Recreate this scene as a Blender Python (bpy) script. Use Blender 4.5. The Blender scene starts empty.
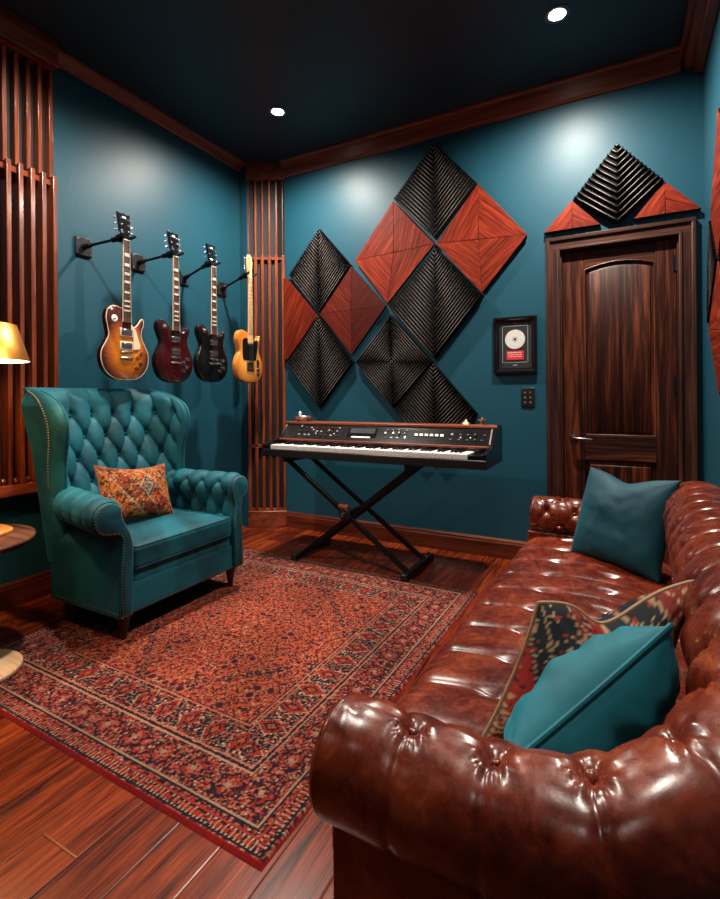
import bpy, bmesh, math, random
import numpy as np
from mathutils import Vector, Matrix, noise
random.seed(7); np.random.seed(7)
sc = bpy.context.scene
COL = sc.collection
PI = math.pi
def R(d): return math.radians(d)

# ------------------------------------------------------------------ dimensions
XL, XR, YB, YF, ZC = -2.86, 0.42, 3.37, -2.2, 3.08

# ------------------------------------------------------------------ node helpers
class NT:
    def __init__(s, name):
        s.m = bpy.data.materials.new(name); s.m.use_nodes = True
        s.t = s.m.node_tree; s.n = s.t.nodes; s.l = s.t.links
        s.b = s.n['Principled BSDF']
    def link(s, a, b): s.l.new(a, b)
    def put(s, sock, v):
        if v is None: return
        if isinstance(v, bpy.types.NodeSocket): s.l.new(v, sock)
        else:
            if isinstance(v, tuple) and len(v) == 3 and sock.type == 'RGBA': v = v + (1,)
            sock.default_value = v
    def coord(s, kind='Object', scale=(1,1,1), rot=(0,0,0), loc=(0,0,0)):
        c = s.n.new('ShaderNodeTexCoord'); mp = s.n.new('ShaderNodeMapping')
        mp.inputs['Scale'].default_value = scale; mp.inputs['Rotation'].default_value = rot; mp.inputs['Location'].default_value = loc
        s.link(c.outputs[kind], mp.inputs['Vector']); return mp.outputs[0]
    def noise(s, vec, scale=5, detail=3, rough=.55, dist=0, out='Fac'):
        n = s.n.new('ShaderNodeTexNoise'); s.put(n.inputs['Vector'], vec)
        n.inputs['Scale'].default_value = scale; n.inputs['Detail'].default_value = detail
        n.inputs['Roughness'].default_value = rough; n.inputs['Distortion'].default_value = dist
        return n.outputs[out]
    def voro(s, vec, scale=5, out='Distance', feature='F1'):
        n = s.n.new('ShaderNodeTexVoronoi'); n.feature = feature; s.put(n.inputs['Vector'], vec)
        n.inputs['Scale'].default_value = scale; return n.outputs[out]
    def ramp(s, fac, stops):
        r = s.n.new('ShaderNodeValToRGB'); el = r.color_ramp.elements
        while len(el) < len(stops): el.new(.5)
        for e, (p, c) in zip(el, stops):
            e.position = p; e.color = c if len(c) == 4 else c + (1,)
        s.put(r.inputs[0], fac); return r.outputs[0]
    def math(s, op, a, b=None, c=None):
        n = s.n.new('ShaderNodeMath'); n.operation = op
        s.put(n.inputs[0], a); s.put(n.inputs[1], b); s.put(n.inputs[2], c); return n.outputs[0]
    def mix(s, fac, a, b, blend='MIX'):
        n = s.n.new('ShaderNodeMix'); n.data_type = 'RGBA'; n.blend_type = blend
        s.put(n.inputs[0], fac); s.put(n.inputs[6], a); s.put(n.inputs[7], b); return n.outputs[2]
    def bump(s, h, strength=.2, dist=.002):
        n = s.n.new('ShaderNodeBump'); n.inputs['Strength'].default_value = strength; n.inputs['Distance'].default_value = dist
        s.put(n.inputs['Height'], h); s.link(n.outputs[0], s.b.inputs['Normal'])
    def set(s, **k):
        names = dict(color='Base Color', rough='Roughness', metal='Metallic', spec='Specular IOR Level', coat='Coat Weight',
                     coat_rough='Coat Roughness', sheen='Sheen Weight', sheen_rough='Sheen Roughness', sheen_tint='Sheen Tint',
                     emit='Emission Color', emit_s='Emission Strength', aniso='Anisotropic')
        for a, v in k.items(): s.put(s.b.inputs[names[a]], v)
        return s
    def sep(s, vec):
        n = s.n.new('ShaderNodeSeparateXYZ'); s.link(vec, n.inputs[0]); return n.outputs
    def comb(s, x, y, z):
        n = s.n.new('ShaderNodeCombineXYZ')
        for i, v in enumerate((x, y, z)): s.put(n.inputs[i], v)
        return n.outputs[0]

def simple(name, color, rough=.5, metal=0, var=.12, nscale=40, bump=0, **k):
    t = NT(name); v = t.coord()
    n = t.noise(v, nscale, 3)
    lo = tuple(c*(1-var) for c in color); hi = tuple(min(1, c*(1+var)) for c in color)
    t.set(color=t.ramp(n, [(.3, lo), (.7, hi)]), rough=rough, metal=metal, **k)
    if bump: t.bump(t.noise(v, nscale*3, 2), bump, .001)
    return t.m

def wood(name, dark, mid, light, axis=2, rough=.35, scale=1., coat=0, spec=.5, stretch=14, bump=.08, rot=(0,0,0)):
    t = NT(name)
    sc3 = [stretch*scale]*3; sc3[axis] = 1.0*scale
    v = t.coord(scale=tuple(sc3), rot=rot)
    w = t.noise(v, 1.6, 5, .6, .6)
    sc4 = [90*scale]*3; sc4[axis] = 2.2*scale
    f = t.noise(t.coord(scale=tuple(sc4), rot=rot), 1.3, 3, .6)
    fac = t.math('ADD', t.math('MULTIPLY', w, .68), t.math('MULTIPLY', f, .32))
    c = t.ramp(fac, [(.36, dark), (.5, mid), (.64, light)])
    t.set(color=c, rough=t.ramp(f, [(.3, (rough*.85,)*3), (.7, (min(1, rough*1.2),)*3)]), coat=coat, coat_rough=.15, spec=spec)
    t.bump(fac, bump, .0015)
    return t.m

M = {}
# painted teal wall
def wallmat(name, col, rough):
    t = NT(name); v = t.coord()
    n = t.noise(v, 1.5, 2); c = t.ramp(n, [(.3, tuple(x*.93 for x in col)), (.7, tuple(x*1.05 for x in col))])
    t.set(color=c, rough=rough, spec=.33); t.bump(t.noise(v, 110, 3), .35, .002); return t.m
M['wall'] = wallmat('teal_paint', (.0085, .064, .097), .44)
M['ceiling'] = wallmat('ceiling_paint', (.018, .034, .047), .45)
M['slat'] = wood('slat_wood', (.055, .0085, .003), (.175, .031, .009), (.30, .066, .020), 2, .30, coat=.35)
M['slat_back'] = simple('slat_backing', (.006, .005, .006), .7)
M['trim'] = wood('trim_wood_x', (.06, .013, .006), (.19, .038, .016), (.29, .066, .026), 0, .34)
M['trim_y'] = wood('trim_wood_y', (.06, .013, .006), (.19, .038, .016), (.29, .066, .026), 1, .34)
M['door'] = wood('door_wood', (.005, .0013, .001), (.034, .0068, .003), (.15, .034, .011), 2, .42, .9, stretch=20, spec=.28)
M['door_h'] = wood('door_wood_rail', (.005, .0013, .001), (.030, .0068, .0035), (.11, .027, .010), 0, .42, .9, stretch=20, spec=.28)
M['casing'] = wood('casing_wood', (.014, .005, .0035), (.042, .013, .008), (.085, .030, .017), 2, .42, spec=.3)
M['casing_h'] = wood('casing_wood_head', (.014, .005, .0035), (.042, .013, .008), (.085, .030, .017), 0, .42, spec=.3)
M['base_shaded_x'] = wood('baseboard_wood_shaded_x', (.03, .006, .003), (.10, .018, .008), (.16, .034, .014), 0, .32)  # trim wood darkened: weaker light near the floor put into the colour
M['base_shaded_y'] = wood('baseboard_wood_shaded_y', (.03, .006, .003), (.10, .018, .008), (.16, .034, .014), 1, .32)
M['black_metal'] = simple('black_metal', (.010, .010, .011), .38, .6, .2)
M['black_gloss'] = simple('black_gloss', (.006, .006, .007), .12, 0, .2)
M['black_satin'] = simple('black_satin', (.009, .009, .010), .38, 0, .2)
M['chrome'] = simple('chrome', (.75, .75, .77), .16, 1, .05)
M['nickel'] = simple('nickel', (.55, .53, .50), .25, 1, .08)
M['steel'] = simple('brushed_steel', (.45, .45, .46), .3, 1, .1)
M['dark_steel'] = simple('dark_steel', (.12, .11, .11), .3, 1, .1)
M['brass'] = simple('brass', (.74, .28, .045), .34, 1, .08, 12)
M['pale_brass'] = simple('pale_brass', (.80, .58, .34), .35, 1, .06, 12)
M['antique'] = simple('antique_brass', (.58, .40, .22), .35, 1, .1)
M['ivory'] = simple('ivory_plastic', (.80, .76, .66), .3, 0, .04)
M['white'] = simple('white_plastic', (.85, .85, .83), .28, 0, .03)
M['cream'] = simple('cream_binding', (.75, .60, .40), .35, 0, .05)
M['pink_cream'] = simple('pickguard_cream', (.82, .58, .42), .32, 0, .05)
M['dark_wood'] = wood('dark_leg_wood', (.008, .004, .003), (.02, .008, .006), (.04, .015, .01), 2, .3)
M['red_pearl'] = simple('red_print', (.55, .03, .05), .4, 0, .3, 160)
M['card'] = simple('black_card', (.006, .008, .009), .6)
M['mat_edge'] = simple('grey_bevel', (.30, .30, .32), .4)
M['inlay'] = simple('pearl_inlay', (.75, .70, .60), .22, 0, .2, 200)
M['rosewood'] = wood('rosewood', (.02, .008, .006), (.09, .035, .025), (.16, .07, .05), 2, .4)
M['maple'] = wood('maple_neck', (.62, .36, .15), (.78, .50, .24), (.85, .60, .34), 2, .3, coat=.5)
M['string'] = simple('string_steel', (.6, .58, .52), .3, 1, .05)

# ------------------------------------------------------------------ mesh helpers
class MB:
    def __init__(s): s.v = []; s.f = []; s.mi = []
    def add(s, vs, fs, mi=0):
        o = len(s.v); s.v += [Vector(p) for p in vs]; s.f += [tuple(i+o for i in f) for f in fs]; s.mi += [mi]*len(fs); return s
    def box(s, x0, x1, y0, y1, z0, z1, mi=0, mat=None):
        vs = [Vector((x, y, z)) for x in (x0, x1) for y in (y0, y1) for z in (z0, z1)]
        if mat: vs = [mat @ p for p in vs]
        return s.add(vs, [(0,1,3,2),(4,6,7,5),(0,4,5,1),(2,3,7,6),(0,2,6,4),(1,5,7,3)], mi)
    def loft(s, secs, closed=True, cap=True, mi=0, ring=False):
        n = len(secs[0]); o = len(s.v)
        for q in secs: s.v += [Vector(p) for p in q]
        m = len(secs)
        for i in range(m if ring else m-1):
            a = o+i*n; b = o+((i+1) % m)*n
            for j in range(n if closed else n-1):
                k = (j+1) % n
                s.f.append((a+j, a+k, b+k, b+j)); s.mi.append(mi)
        if cap and closed and not ring:
            s.f.append(tuple(o+j for j in range(n))[::-1]); s.f.append(tuple(o+(m-1)*n+j for j in range(n))); s.mi += [mi, mi]
        return s
    def tube(s, pts, r, n=10, cap=True, mi=0, closed=False):
        pts = [Vector(p) for p in pts]; rs = r if isinstance(r, (list, tuple)) else [r]*len(pts)
        secs = []; up = None
        for i, p in enumerate(pts):
            if closed: t = pts[(i+1) % len(pts)]-pts[i-1]
            else: t = pts[min(i+1, len(pts)-1)]-pts[max(i-1, 0)]
            t.normalize()
            if up is None:
                up = Vector((0, 0, 1)) if abs(t.z) < .9 else Vector((1, 0, 0))
            a = (up - t*up.dot(t)).normalized(); up = a; b = t.cross(a)
            secs.append([p + (a*math.cos(2*PI*k/n)+b*math.sin(2*PI*k/n))*rs[i] for k in range(n)])
        return s.loft(secs, True, cap, mi, closed)
    def lathe(s, prof, n=32, loc=(0,0,0), mi=0, mat=None, axis='z'):
        loc = Vector(loc); secs = []
        for r, h in prof:
            ring = []
            for k in range(n):
                a = 2*PI*k/n
                p = Vector((r*math.cos(a), r*math.sin(a), h))
                if axis == 'x': p = Vector((h, r*math.cos(a), r*math.sin(a)))
                if axis == 'y': p = Vector((r*math.sin(a), h, r*math.cos(a)))
                if mat: p = mat @ p
                ring.append(p+loc)
            secs.append(ring)
        return s.loft(secs, True, True, mi)
    def prism(s, poly, fa, fb, mi=0):
        a = [fa(p) for p in poly]; b = [fb(p) for p in poly]
        return s.loft([a, b], True, True, mi)
    def sphere(s, c, r, n=10, m=6, sx=1, sy=1, sz=1, mi=0):
        c = Vector(c); secs = []
        for i in range(1, m):
            t = PI*i/m
            secs.append([c+Vector((r*sx*math.sin(t)*math.cos(2*PI*k/n), r*sy*math.sin(t)*math.sin(2*PI*k/n), -r*sz*math.cos(t))) for k in range(n)])
        return s.loft(secs, True, True, mi)
    def build(s, name, mat, parent=None, loc=None, bevel=0, angle=35, smooth=True, seg=2, sub=0):
        me = bpy.data.meshes.new(name)
        off = Vector(loc) if loc is not None else Vector((0, 0, 0))
        me.from_pydata([tuple(p-off) for p in s.v], [], s.f)
        mats = mat if isinstance(mat, list) else [mat]
        for m in mats: me.materials.append(m)
        if len(mats) > 1:
            me.polygons.foreach_set('material_index', s.mi)
        bm = bmesh.new(); bm.from_mesh(me); bmesh.ops.recalc_face_normals(bm, faces=bm.faces); bm.to_mesh(me); bm.free()
        if smooth:
            me.shade_smooth()
            if angle < 180: me.set_sharp_from_angle(angle=R(angle))
        o = bpy.data.objects.new(name, me); COL.objects.link(o)
        if parent is not None: o.parent = parent
        elif loc is not None: o.location = off
        if bevel:
            b = o.modifiers.new('bevel', 'BEVEL'); b.width = bevel; b.segments = seg; b.limit_method = 'ANGLE'; b.angle_limit = R(40)
        if sub:
            u = o.modifiers.new('sub', 'SUBSURF'); u.levels = sub; u.render_levels = sub
        return o

def tag(o, label, cat, group=None):
    o['label'] = label; o['category'] = cat
    if group: o['group'] = group
    return o
def thing(name, label, cat, loc=(0,0,0), group=None, rotz=0):
    o = bpy.data.objects.new(name, None); COL.objects.link(o); o.empty_display_size = .1
    o.location = loc; o.rotation_euler = (0, 0, rotz); return tag(o, label, cat, group)
def struct(o):
    o['kind'] = 'structure'; return o
def dup(o, loc, label, group=None, rotz=None):
    r = o.copy(); COL.objects.link(r); r.location = loc; r['label'] = label
    if rotz is not None: r.rotation_euler = (0, 0, rotz)
    if group: r['group'] = group
    for ch in list(o.children):
        c = ch.copy(); COL.objects.link(c); c.parent = r
        for g in ch.children:
            d = g.copy(); COL.objects.link(d); d.parent = c
    return r
def spline(pts, n, closed=True):
    """Catmull-Rom through pts, n samples"""
    P = [Vector(p) for p in pts]; m = len(P); out = []
    segs = m if closed else m-1
    for i in range(n):
        u = i/(n if closed else n-1)*segs; k = min(int(u), segs-1); t = u-k
        if closed: a, b, c, d = P[(k-1) % m], P[k % m], P[(k+1) % m], P[(k+2) % m]
        else: a, b, c, d = P[max(k-1, 0)], P[k], P[k+1], P[min(k+2, m-1)]
        out.append(.5*((2*b)+(c-a)*t+(2*a-5*b+4*c-d)*t*t+(3*b-a-3*c+d)*t**3))
    return out
def resample(P, n, closed=False):
    P = [Vector(p) for p in P]
    if closed: P = P+[P[0]]
    L = [0]
    for a, b in zip(P, P[1:]): L.append(L[-1]+(b-a).length)
    out = []; k = 0
    for i in range(n):
        d = L[-1]*i/(n if closed else n-1)
        while k < len(L)-2 and L[k+1] < d: k += 1
        t = (d-L[k])/max(1e-9, L[k+1]-L[k]); out.append(P[k].lerp(P[k+1], min(1, t)))
    return out, L[-1]
def sstep(a, b, x):
    t = max(0, min(1, (x-a)/(b-a))); return t*t*(3-2*t)

# ------------------------------------------------------------------ camera
cam = bpy.data.cameras.new('camera'); co = bpy.data.objects.new('camera', cam); COL.objects.link(co)
cam.sensor_fit = 'VERTICAL'; cam.sensor_height = 36; cam.sensor_width = 36*720/899
cam.lens = 490/899*36; cam.shift_y = -53.5/899; cam.clip_start = .05
co.matrix_world = Matrix.Translation((0, 0, 1.1)) @ Matrix.Rotation(R(28.1), 4, 'Z') @ Matrix.Rotation(R(90), 4, 'X') @ Matrix.Rotation(R(-.42), 4, 'Z')
sc.camera = co

# ------------------------------------------------------------------ room shell
def floormat():
    t = NT('plank_floor')
    c = t.n.new('ShaderNodeTexCoord'); x, y, z = t.sep(c.outputs['Object'])[0:3]
    W = .142
    xs = t.math('DIVIDE', t.math('ADD', x, .02), W); idx = t.math('FLOOR', xs); fx = t.math('FRACT', xs)
    wn = t.n.new('ShaderNodeTexWhiteNoise'); wn.noise_dimensions = '1D'; t.link(idx, wn.inputs['W'])
    ys = t.math('DIVIDE', t.math('ADD', y, t.math('MULTIPLY', wn.outputs['Value'], 1.7)), 1.5)
    iy = t.math('FLOOR', ys); fy = t.math('FRACT', ys)
    w2 = t.n.new('ShaderNodeTexWhiteNoise'); w2.noise_dimensions = '2D'; t.link(t.comb(idx, iy, 0), w2.inputs['Vector'])
    rnd = w2.outputs['Value']
    gv = t.comb(t.math('MULTIPLY', x, 17), t.math('ADD', t.math('MULTIPLY', y, 1.5), t.math('MULTIPLY', rnd, 40)), t.math('MULTIPLY', rnd, 13))
    g = t.noise(gv, 1.5, 6, .6, 1.2)
    fv = t.comb(t.math('MULTIPLY', x, 120), t.math('ADD', t.math('MULTIPLY', y, 4), t.math('MULTIPLY', rnd, 30)), 0)
    f = t.noise(fv, 1.2, 3, .6)
    fac = t.math('ADD', t.math('ADD', t.math('MULTIPLY', g, .65), t.math('MULTIPLY', f, .27)), t.math('MULTIPLY', t.math('SUBTRACT', rnd, .5), .13))
    col = t.ramp(fac, [(.31, (.016, .0026, .0012)), (.44, (.105, .0135, .0034)), (.56, (.20, .030, .0065)), (.7, (.34, .068, .014))])
    ex = t.math('MINIMUM', fx, t.math('SUBTRACT', 1, fx)); ey = t.math('MULTIPLY', t.math('MINIMUM', fy, t.math('SUBTRACT', 1, fy)), 10.5)
    e = t.math('MINIMUM', ex, ey)
    gro = t.ramp(e, [(.0, (0, 0, 0)), (.018, (1, 1, 1))])
    t.set(color=t.mix(gro, (.008, .003, .002), col), rough=t.ramp(f, [(.3, (.22,)*3), (.7, (.34,)*3)]), spec=.22)
    h = t.math('ADD', t.math('MULTIPLY', t.ramp(e, [(0, (0,)*3), (.03, (1,)*3)]), 1.0), t.math('MULTIPLY', fac, .35))
    t.bump(h, .35, .002)
    return t.m
M['floor'] = floormat()
struct(MB().box(XL-.1, XR+.1, YF-.1, YB+.1, -.1, 0).build('floor', M['floor'], smooth=False))
struct(MB().box(XL-.1, XR+.1, YF-.1, YB+.1, ZC, ZC+.1).build('ceiling', M['ceiling'], smooth=False))
struct(MB().box(XL-.1, XL, YF-.1, YB+.1, 0, ZC).build('wall_left', M['wall'], smooth=False))
struct(MB().box(XR, XR+.1, YF-.1, YB+.1, 0, ZC).build('wall_right', M['wall'], smooth=False))
struct(MB().box(XL, XR, YF-.1, YF, 0, ZC).build('wall_front', M['wall'], smooth=False))
DX0, DX1, DZ = -.345, .300, 2.02     # door opening
w = MB().box(XL, DX0, YB, YB+.1, 0, ZC).box(DX1, XR, YB, YB+.1, 0, ZC).box(DX0, DX1, YB, YB+.1, DZ, ZC)
w.box(DX0, DX1, YB+.075, YB+.1, 0, DZ)
struct(w.build('wall_back', M['wall'], smooth=False))

def crown(name, mat, P0, P1, inn, h, dpt, z1=ZC):
    """crown moulding from P0 to P1; inn = inward unit vector"""
    prof = [(0, z1-h), (.012, z1-h), (.018, z1-h+.012), (.026, z1-h+.016), (dpt-.014, z1-.026), (dpt-.006, z1-.022), (dpt, z1-.012), (dpt, z1), (0, z1)]
    secs = [[Vector((p[0], p[1], 0))+Vector(inn)*a+Vector((0, 0, z)) for a, z in prof] for p in (P0, P1)]
    return struct(MB().loft(secs).build(name, mat, angle=20))
crown('trim_1', M['trim_y'], (XL, 1.60), (XL, 3.20), (1, 0, 0), .066, .070)
crown('trim_2', M['trim'], (-2.51, YB), (XR-.11, YB), (0, -1, 0), .132, .065)
t3 = MB().box(XR-.115, XR, YF, YB, ZC-.06, ZC).box(XR-.09, XR, YF, YB, ZC-.115, ZC-.06).box(XR-.05, XR, YF, YB, ZC-.16, ZC-.115)
struct(t3.build('trim_3', M['trim_y'], bevel=.006))
crown('trim_4', M['trim_y'], (XL, YF), (XL, .2), (1, 0, 0), .082, .075)
crown('trim_5', M['trim'], (XL+.08, YF), (XR-.11, YF), (0, 1, 0), .115, .065)

def baseboard(name, mat, P0, P1, inn, h=.13):
    prof = [(0, 0), (.020, 0), (.020, h-.03), (.016, h-.022), (.016, h-.012), (.008, h), (0, h)]
    secs = [[Vector((p[0], p[1], 0))+Vector(inn)*a+Vector((0, 0, z)) for a, z in prof] for p in (P0, P1)]
    return struct(MB().loft(secs).build(name, mat, angle=20))
baseboard('baseboard_left', M['base_shaded_y'], (XL, YF), (XL, 3.13), (1, 0, 0))
baseboard('baseboard_back', M['base_shaded_x'], (-2.50, YB), (-.435, YB), (0, -1, 0))
baseboard('baseboard_right', M['base_shaded_y'], (XR, YF), (XR, YB), (-1, 0, 0))
baseboard('baseboard_front', M['base_shaded_x'], (XL, YF), (XR, YF), (0, 1, 0))

# ------------------------------------------------------------------ door
door = bpy.data.objects.new('door_1', None); COL.objects.link(door); door.location = (0, YB, 0); struct(door)
def dbuild(mb, name, mat, **k):
    return mb.build(name, mat, door, loc=(0, YB, 0), **k)
# casing: stepped architrave
for nm, prof in (('casing', None),):
    def arch(o, y0, y1):     # one U-shaped layer at offset o from the opening
        m = MB(); a, b = o
        m.box(DX0-b, DX0-a, y0, y1, 0, DZ+b); m.box(DX1+a, DX1+b, y0, y1, 0, DZ+b)
        return m
    m = MB()
    for a, b, th in ((.0, .062, .018), (.056, .080, .030), (-.004, .012, .026)):
        m.box(DX0-b, DX0-a, YB-th, YB, 0, DZ+b); m.box(DX1+a, DX1+min(b, .078), YB-th, YB, 0, DZ+b)
    dbuild(m, 'casing_side', M['casing'], bevel=.004)
    m = MB()
    for a, b, th in ((.0, .062, .0185), (.056, .082, .0305), (-.004, .012, .0265)):
        m.box(DX0-b, DX1+min(b, .079), YB-th, YB, DZ+a, DZ+b)
    dbuild(m, 'casing_head', M['casing_h'], bevel=.004)
m = MB().box(DX0-.001, DX0+.012, YB, YB+.06, 0, DZ).box(DX1-.012, DX1+.001, YB, YB+.06, 0, DZ).box(DX0, DX1, YB, YB+.06, DZ-.012, DZ+.001)
dbuild(m, 'door_jamb', M['casing'])
lx0, lx1, ly = DX0+.014, DX1-.014, YB+.018
px0, px1 = -.205, .182
m = MB().box(lx0, lx1, ly+.014, ly+.045, .006, DZ-.015)
m.box(lx0, px0, ly, ly+.016, .006, DZ-.015); m.box(px1, lx1, ly, ly+.016, .006, DZ-.015)
leaf = dbuild(m, 'door_leaf', M['door'], bevel=.003)
def archz(x): return 1.885+.035*(1-((x-(px0+px1)/2)/((px1-px0)/2))**2)
n = 20; xs = [px0+(px1-px0)*i/n for i in range(n+1)]
m = MB().loft([[Vector((x, ly, archz(x))), Vector((x, ly, DZ-.015)), Vector((x, ly+.016, DZ-.015)), Vector((x, ly+.016, archz(x)))] for x in xs])
m.box(px0, px1, ly, ly+.016, .690, .835).box(px0, px1, ly, ly+.016, .006, .16)
dbuild(m, 'door_rail', M['door_h'], bevel=.003)
# moulding bead round the upper panel, and the panels
def bead(pts, nm):
    m = MB().tube(pts, .006, 8); return dbuild(m, nm, M['door'])
top = [(x, ly+.004, archz(x)-.004) for x in xs]
bead([(px0+.005, ly+.004, .842)]+[(px0+.005, ly+.004, archz(px0)-.004)]+top+[(px1-.005, ly+.004, archz(px1)-.004), (px1-.005, ly+.004, .842)], 'panel_bead')
m = MB().box(px0+.002, px1-.002, ly-.001, ly+.014, .828, .852)
dbuild(m, 'panel_ledge', M['casing_h'], bevel=.005)
m = MB().loft([[Vector((x, ly+.006, .87)), Vector((x, ly+.006, archz(x)-.04)), Vector((x, ly+.016, archz(x)-.02)), Vector((x, ly+.016, .85))] for x in [px0+.03+(px1-px0-.06)*i/n for i in range(n+1)]])
dbuild(m, 'door_panel', M['door'])
dbuild(MB().box(px0+.03, px1-.03, ly+.006, ly+.016, .19, .66), 'door_panel', M['door'], bevel=.008)
hx, hz = -.268, .825
m = MB().lathe([(.001, 0), (.024, 0), (.024, -.006), (.012, -.010), (.009, -.045), (.001, -.045)], 24, (hx, ly, hz), axis='y')
m.tube([(hx, ly-.042, hz), (hx+.02, ly-.047, hz), (hx+.06, ly-.046, hz-.002), (hx+.105, ly-.042, hz-.006)], [.009, .009, .008, .006], 10)
dbuild(m, 'door_handle', M['dark_steel'])
for z in (1.86, 1.15, .25):
    m = MB().tube([(DX1-.013, YB+.008, z-.045), (DX1-.013, YB+.008, z+.045)], .007, 10).box(DX1-.03, DX1-.012, YB+.012, YB+.0185, z-.045, z+.045)
    dbuild(m, 'door_hinge', M['black_metal'])

# ------------------------------------------------------------------ left slat panel
SY0, SY1 = .42, 1.622
sp = thing('slat_wall_panel', 'tall reddish wood slat panel on the left wall, at the photo edge', 'wall panel', (XL, (SY0+SY1)/2, .6))
L0 = sp.location.copy()
def spb(m, nm, mat, **k): return m.build(nm, mat, sp, loc=L0, **k)
spb(MB().box(XL, XL+.018, SY0, SY1-.004, .62, 2.93), 'backing_board', M['slat_back'])
pitch = .0585; up = MB(); lo = MB(); i = 0
y = SY1
while y-.024 > SY0:
    up.box(XL+.018, XL+.066, y-.030, y-.008, 2.325, 2.93); lo.box(XL+.018, XL+.088, y-.023, y, .655, 2.335); y -= pitch
spb(up, 'upper_slats', M['slat'], bevel=.003); spb(lo, 'lower_slats', M['slat'], bevel=.003)
spb(MB().box(XL+.018, XL+.060, SY0, SY1-.008, 2.285, 2.318), 'middle_rail', M['slat'], bevel=.003)
spb(MB().box(XL+.001, XL+.098, SY0, SY1, .595, .655), 'bottom_rail', M['trim_y'], bevel=.005)
pg = MB(); y = SY1-.0385
while y > SY0+.03:
    pg.sphere((XL+.062, y, .672), .017, 10, 6); y -= pitch
spb(pg, 'rail_pegs', M['slat'])
spb(MB().box(XL, XL+.12, SY0, SY1-.005, 2.93, 3.0795).box(XL, XL+.128, SY0, SY1-.005, 2.925, 2.945), 'header_board', M['trim_y'], bevel=.006)

# ------------------------------------------------------------------ corner slat column
cs = thing('corner_slat_column', 'floor-to-ceiling slatted wood column set across the far corner', 'column', (-2.68, 3.27, 0))
C0 = cs.location.copy()
def csb(m, nm, mat, **k): return m.build(nm, mat, cs, loc=C0, **k)
A = Vector((-2.782, 3.203, 0)); B = Vector((-2.513, 3.367, 0)); T = (B-A).normalized(); N = Vector((T.y, -T.x, 0)); WC = (B-A).length
def footprint(d, z):   # outline of the column pushed out by d
    a = A+N*d; b = B+N*d
    pts = [b, Vector((b.x, min(b.y+.0, YB), 0)), Vector((XL+.001, YB-.001, 0)), Vector((XL+.001, a.y, 0)), a]
    pts = [b, Vector((B.x, YB-.001, 0)), Vector((XL+.001, YB-.001, 0)), Vector((XL+.001, A.y, 0)), a]
    return [p+Vector((0, 0, z)) for p in pts]
csb(MB().loft([footprint(-.045, .0), footprint(-.045, 3.0795)]), 'column_core', M['slat_back'], angle=20)
csb(MB().box(XL, A.x-.002, A.y+.001, YB-.001, 0, 3.0795), 'column_side', M['wall'])
for p_ in []: pass
def slatbar(m, u0, u1, d0, d1, z0, z1):
    a = A+T*u0; b = A+T*u1
    base = [a+N*d0, b+N*d0, b+N*d1, a+N*d1]
    m.loft([[p+Vector((0, 0, z)) for p in base] for z in (z0, z1)])
u_ = MB(); l_ = MB(); b_ = MB()
for k in range(6):
    c = .012+k*(WC-.024)/5
    slatbar(u_, c-.0085, c+.0085, -.05, -.012, 2.29, 2.94)
    slatbar(l_, c-.0125, c+.0125, -.05, .002, .69, 2.30)
    slatbar(b_, c-.0125, c+.0125, -.05, -.004, .13, .675)
csb(u_, 'upper_slats', M['slat'], bevel=.002); csb(l_, 'lower_slats', M['slat'], bevel=.002); csb(b_, 'base_slats', M['slat'], bevel=.002)
m = MB(); slatbar(m, 0, WC, -.05, -.014, 2.262, 2.285); slatbar(m, 0, WC, -.05, -.012, .668, .695); slatbar(m, 0, WC, -.05, -.012, .13, .15)
csb(m, 'cross_rail', M['slat'], bevel=.002)
m = MB(); slatbar(m, -.004, WC+.004, -.06, .014, 2.935, 3.0795)
csb(m, 'header_board', M['trim'], bevel=.004)
m = MB(); slatbar(m, -.004, WC+.004, -.06, .016, .0, .135)
csb(m, 'plinth', M['trim'], bevel=.005)

# ------------------------------------------------------------------ acoustic and wood panels
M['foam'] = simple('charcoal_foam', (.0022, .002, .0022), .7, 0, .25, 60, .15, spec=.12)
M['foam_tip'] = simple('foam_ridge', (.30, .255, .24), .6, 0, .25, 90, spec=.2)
def woodtri(name, ang, k=1.0, streak=0):
    t = NT(name); v = t.coord(scale=(1, 1, 1)); x, y, z = t.sep(v)[0:3]
    ca, sa = math.cos(ang), math.sin(ang)
    along = t.math('ADD', t.math('MULTIPLY', x, ca), t.math('MULTIPLY', z, sa)); acr = t.math('SUBTRACT', t.math('MULTIPLY', z, ca), t.math('MULTIPLY', x, sa))
    g = t.noise(t.comb(t.math('MULTIPLY', along, 2.2), t.math('MULTIPLY', acr, 34), ang), 1.6, 5, .65, .8)
    f = t.noise(t.comb(t.math('MULTIPLY', along, 5), t.math('MULTIPLY', acr, 190), ang), 1.2, 3, .6)
    fac = t.math('ADD', t.math('MULTIPLY', g, .6), t.math('MULTIPLY', f, .4))
    c = t.ramp(fac, [(.34, (.030*k, .0025*k, .0012*k)), (.5, (.145*k, .0125*k, .0042*k)), (.66, (.31*k, .043*k, .012*k))])
    if streak:
        wv = t.math('SINE', t.math('MULTIPLY', acr, 2*PI/.021)); c = t.mix(t.ramp(wv, [(.25, (0,)*3), (.6, (1,)*3)]), (.07*k, .009*k, .006*k), c)
    t.set(color=c, rough=.5, spec=.14); t.bump(fac, .15, .0015); return t.m
V2 = lambda p: Vector((p[0], p[1]))
def wallxf(wall):
    if wall == 'back': return lambda p, d: Vector((p[0], YB-d, p[1])), (0, YB, 0)
    return lambda p, d: Vector((XR-d, p[0], p[1])), (XR, 0, 0)
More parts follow.
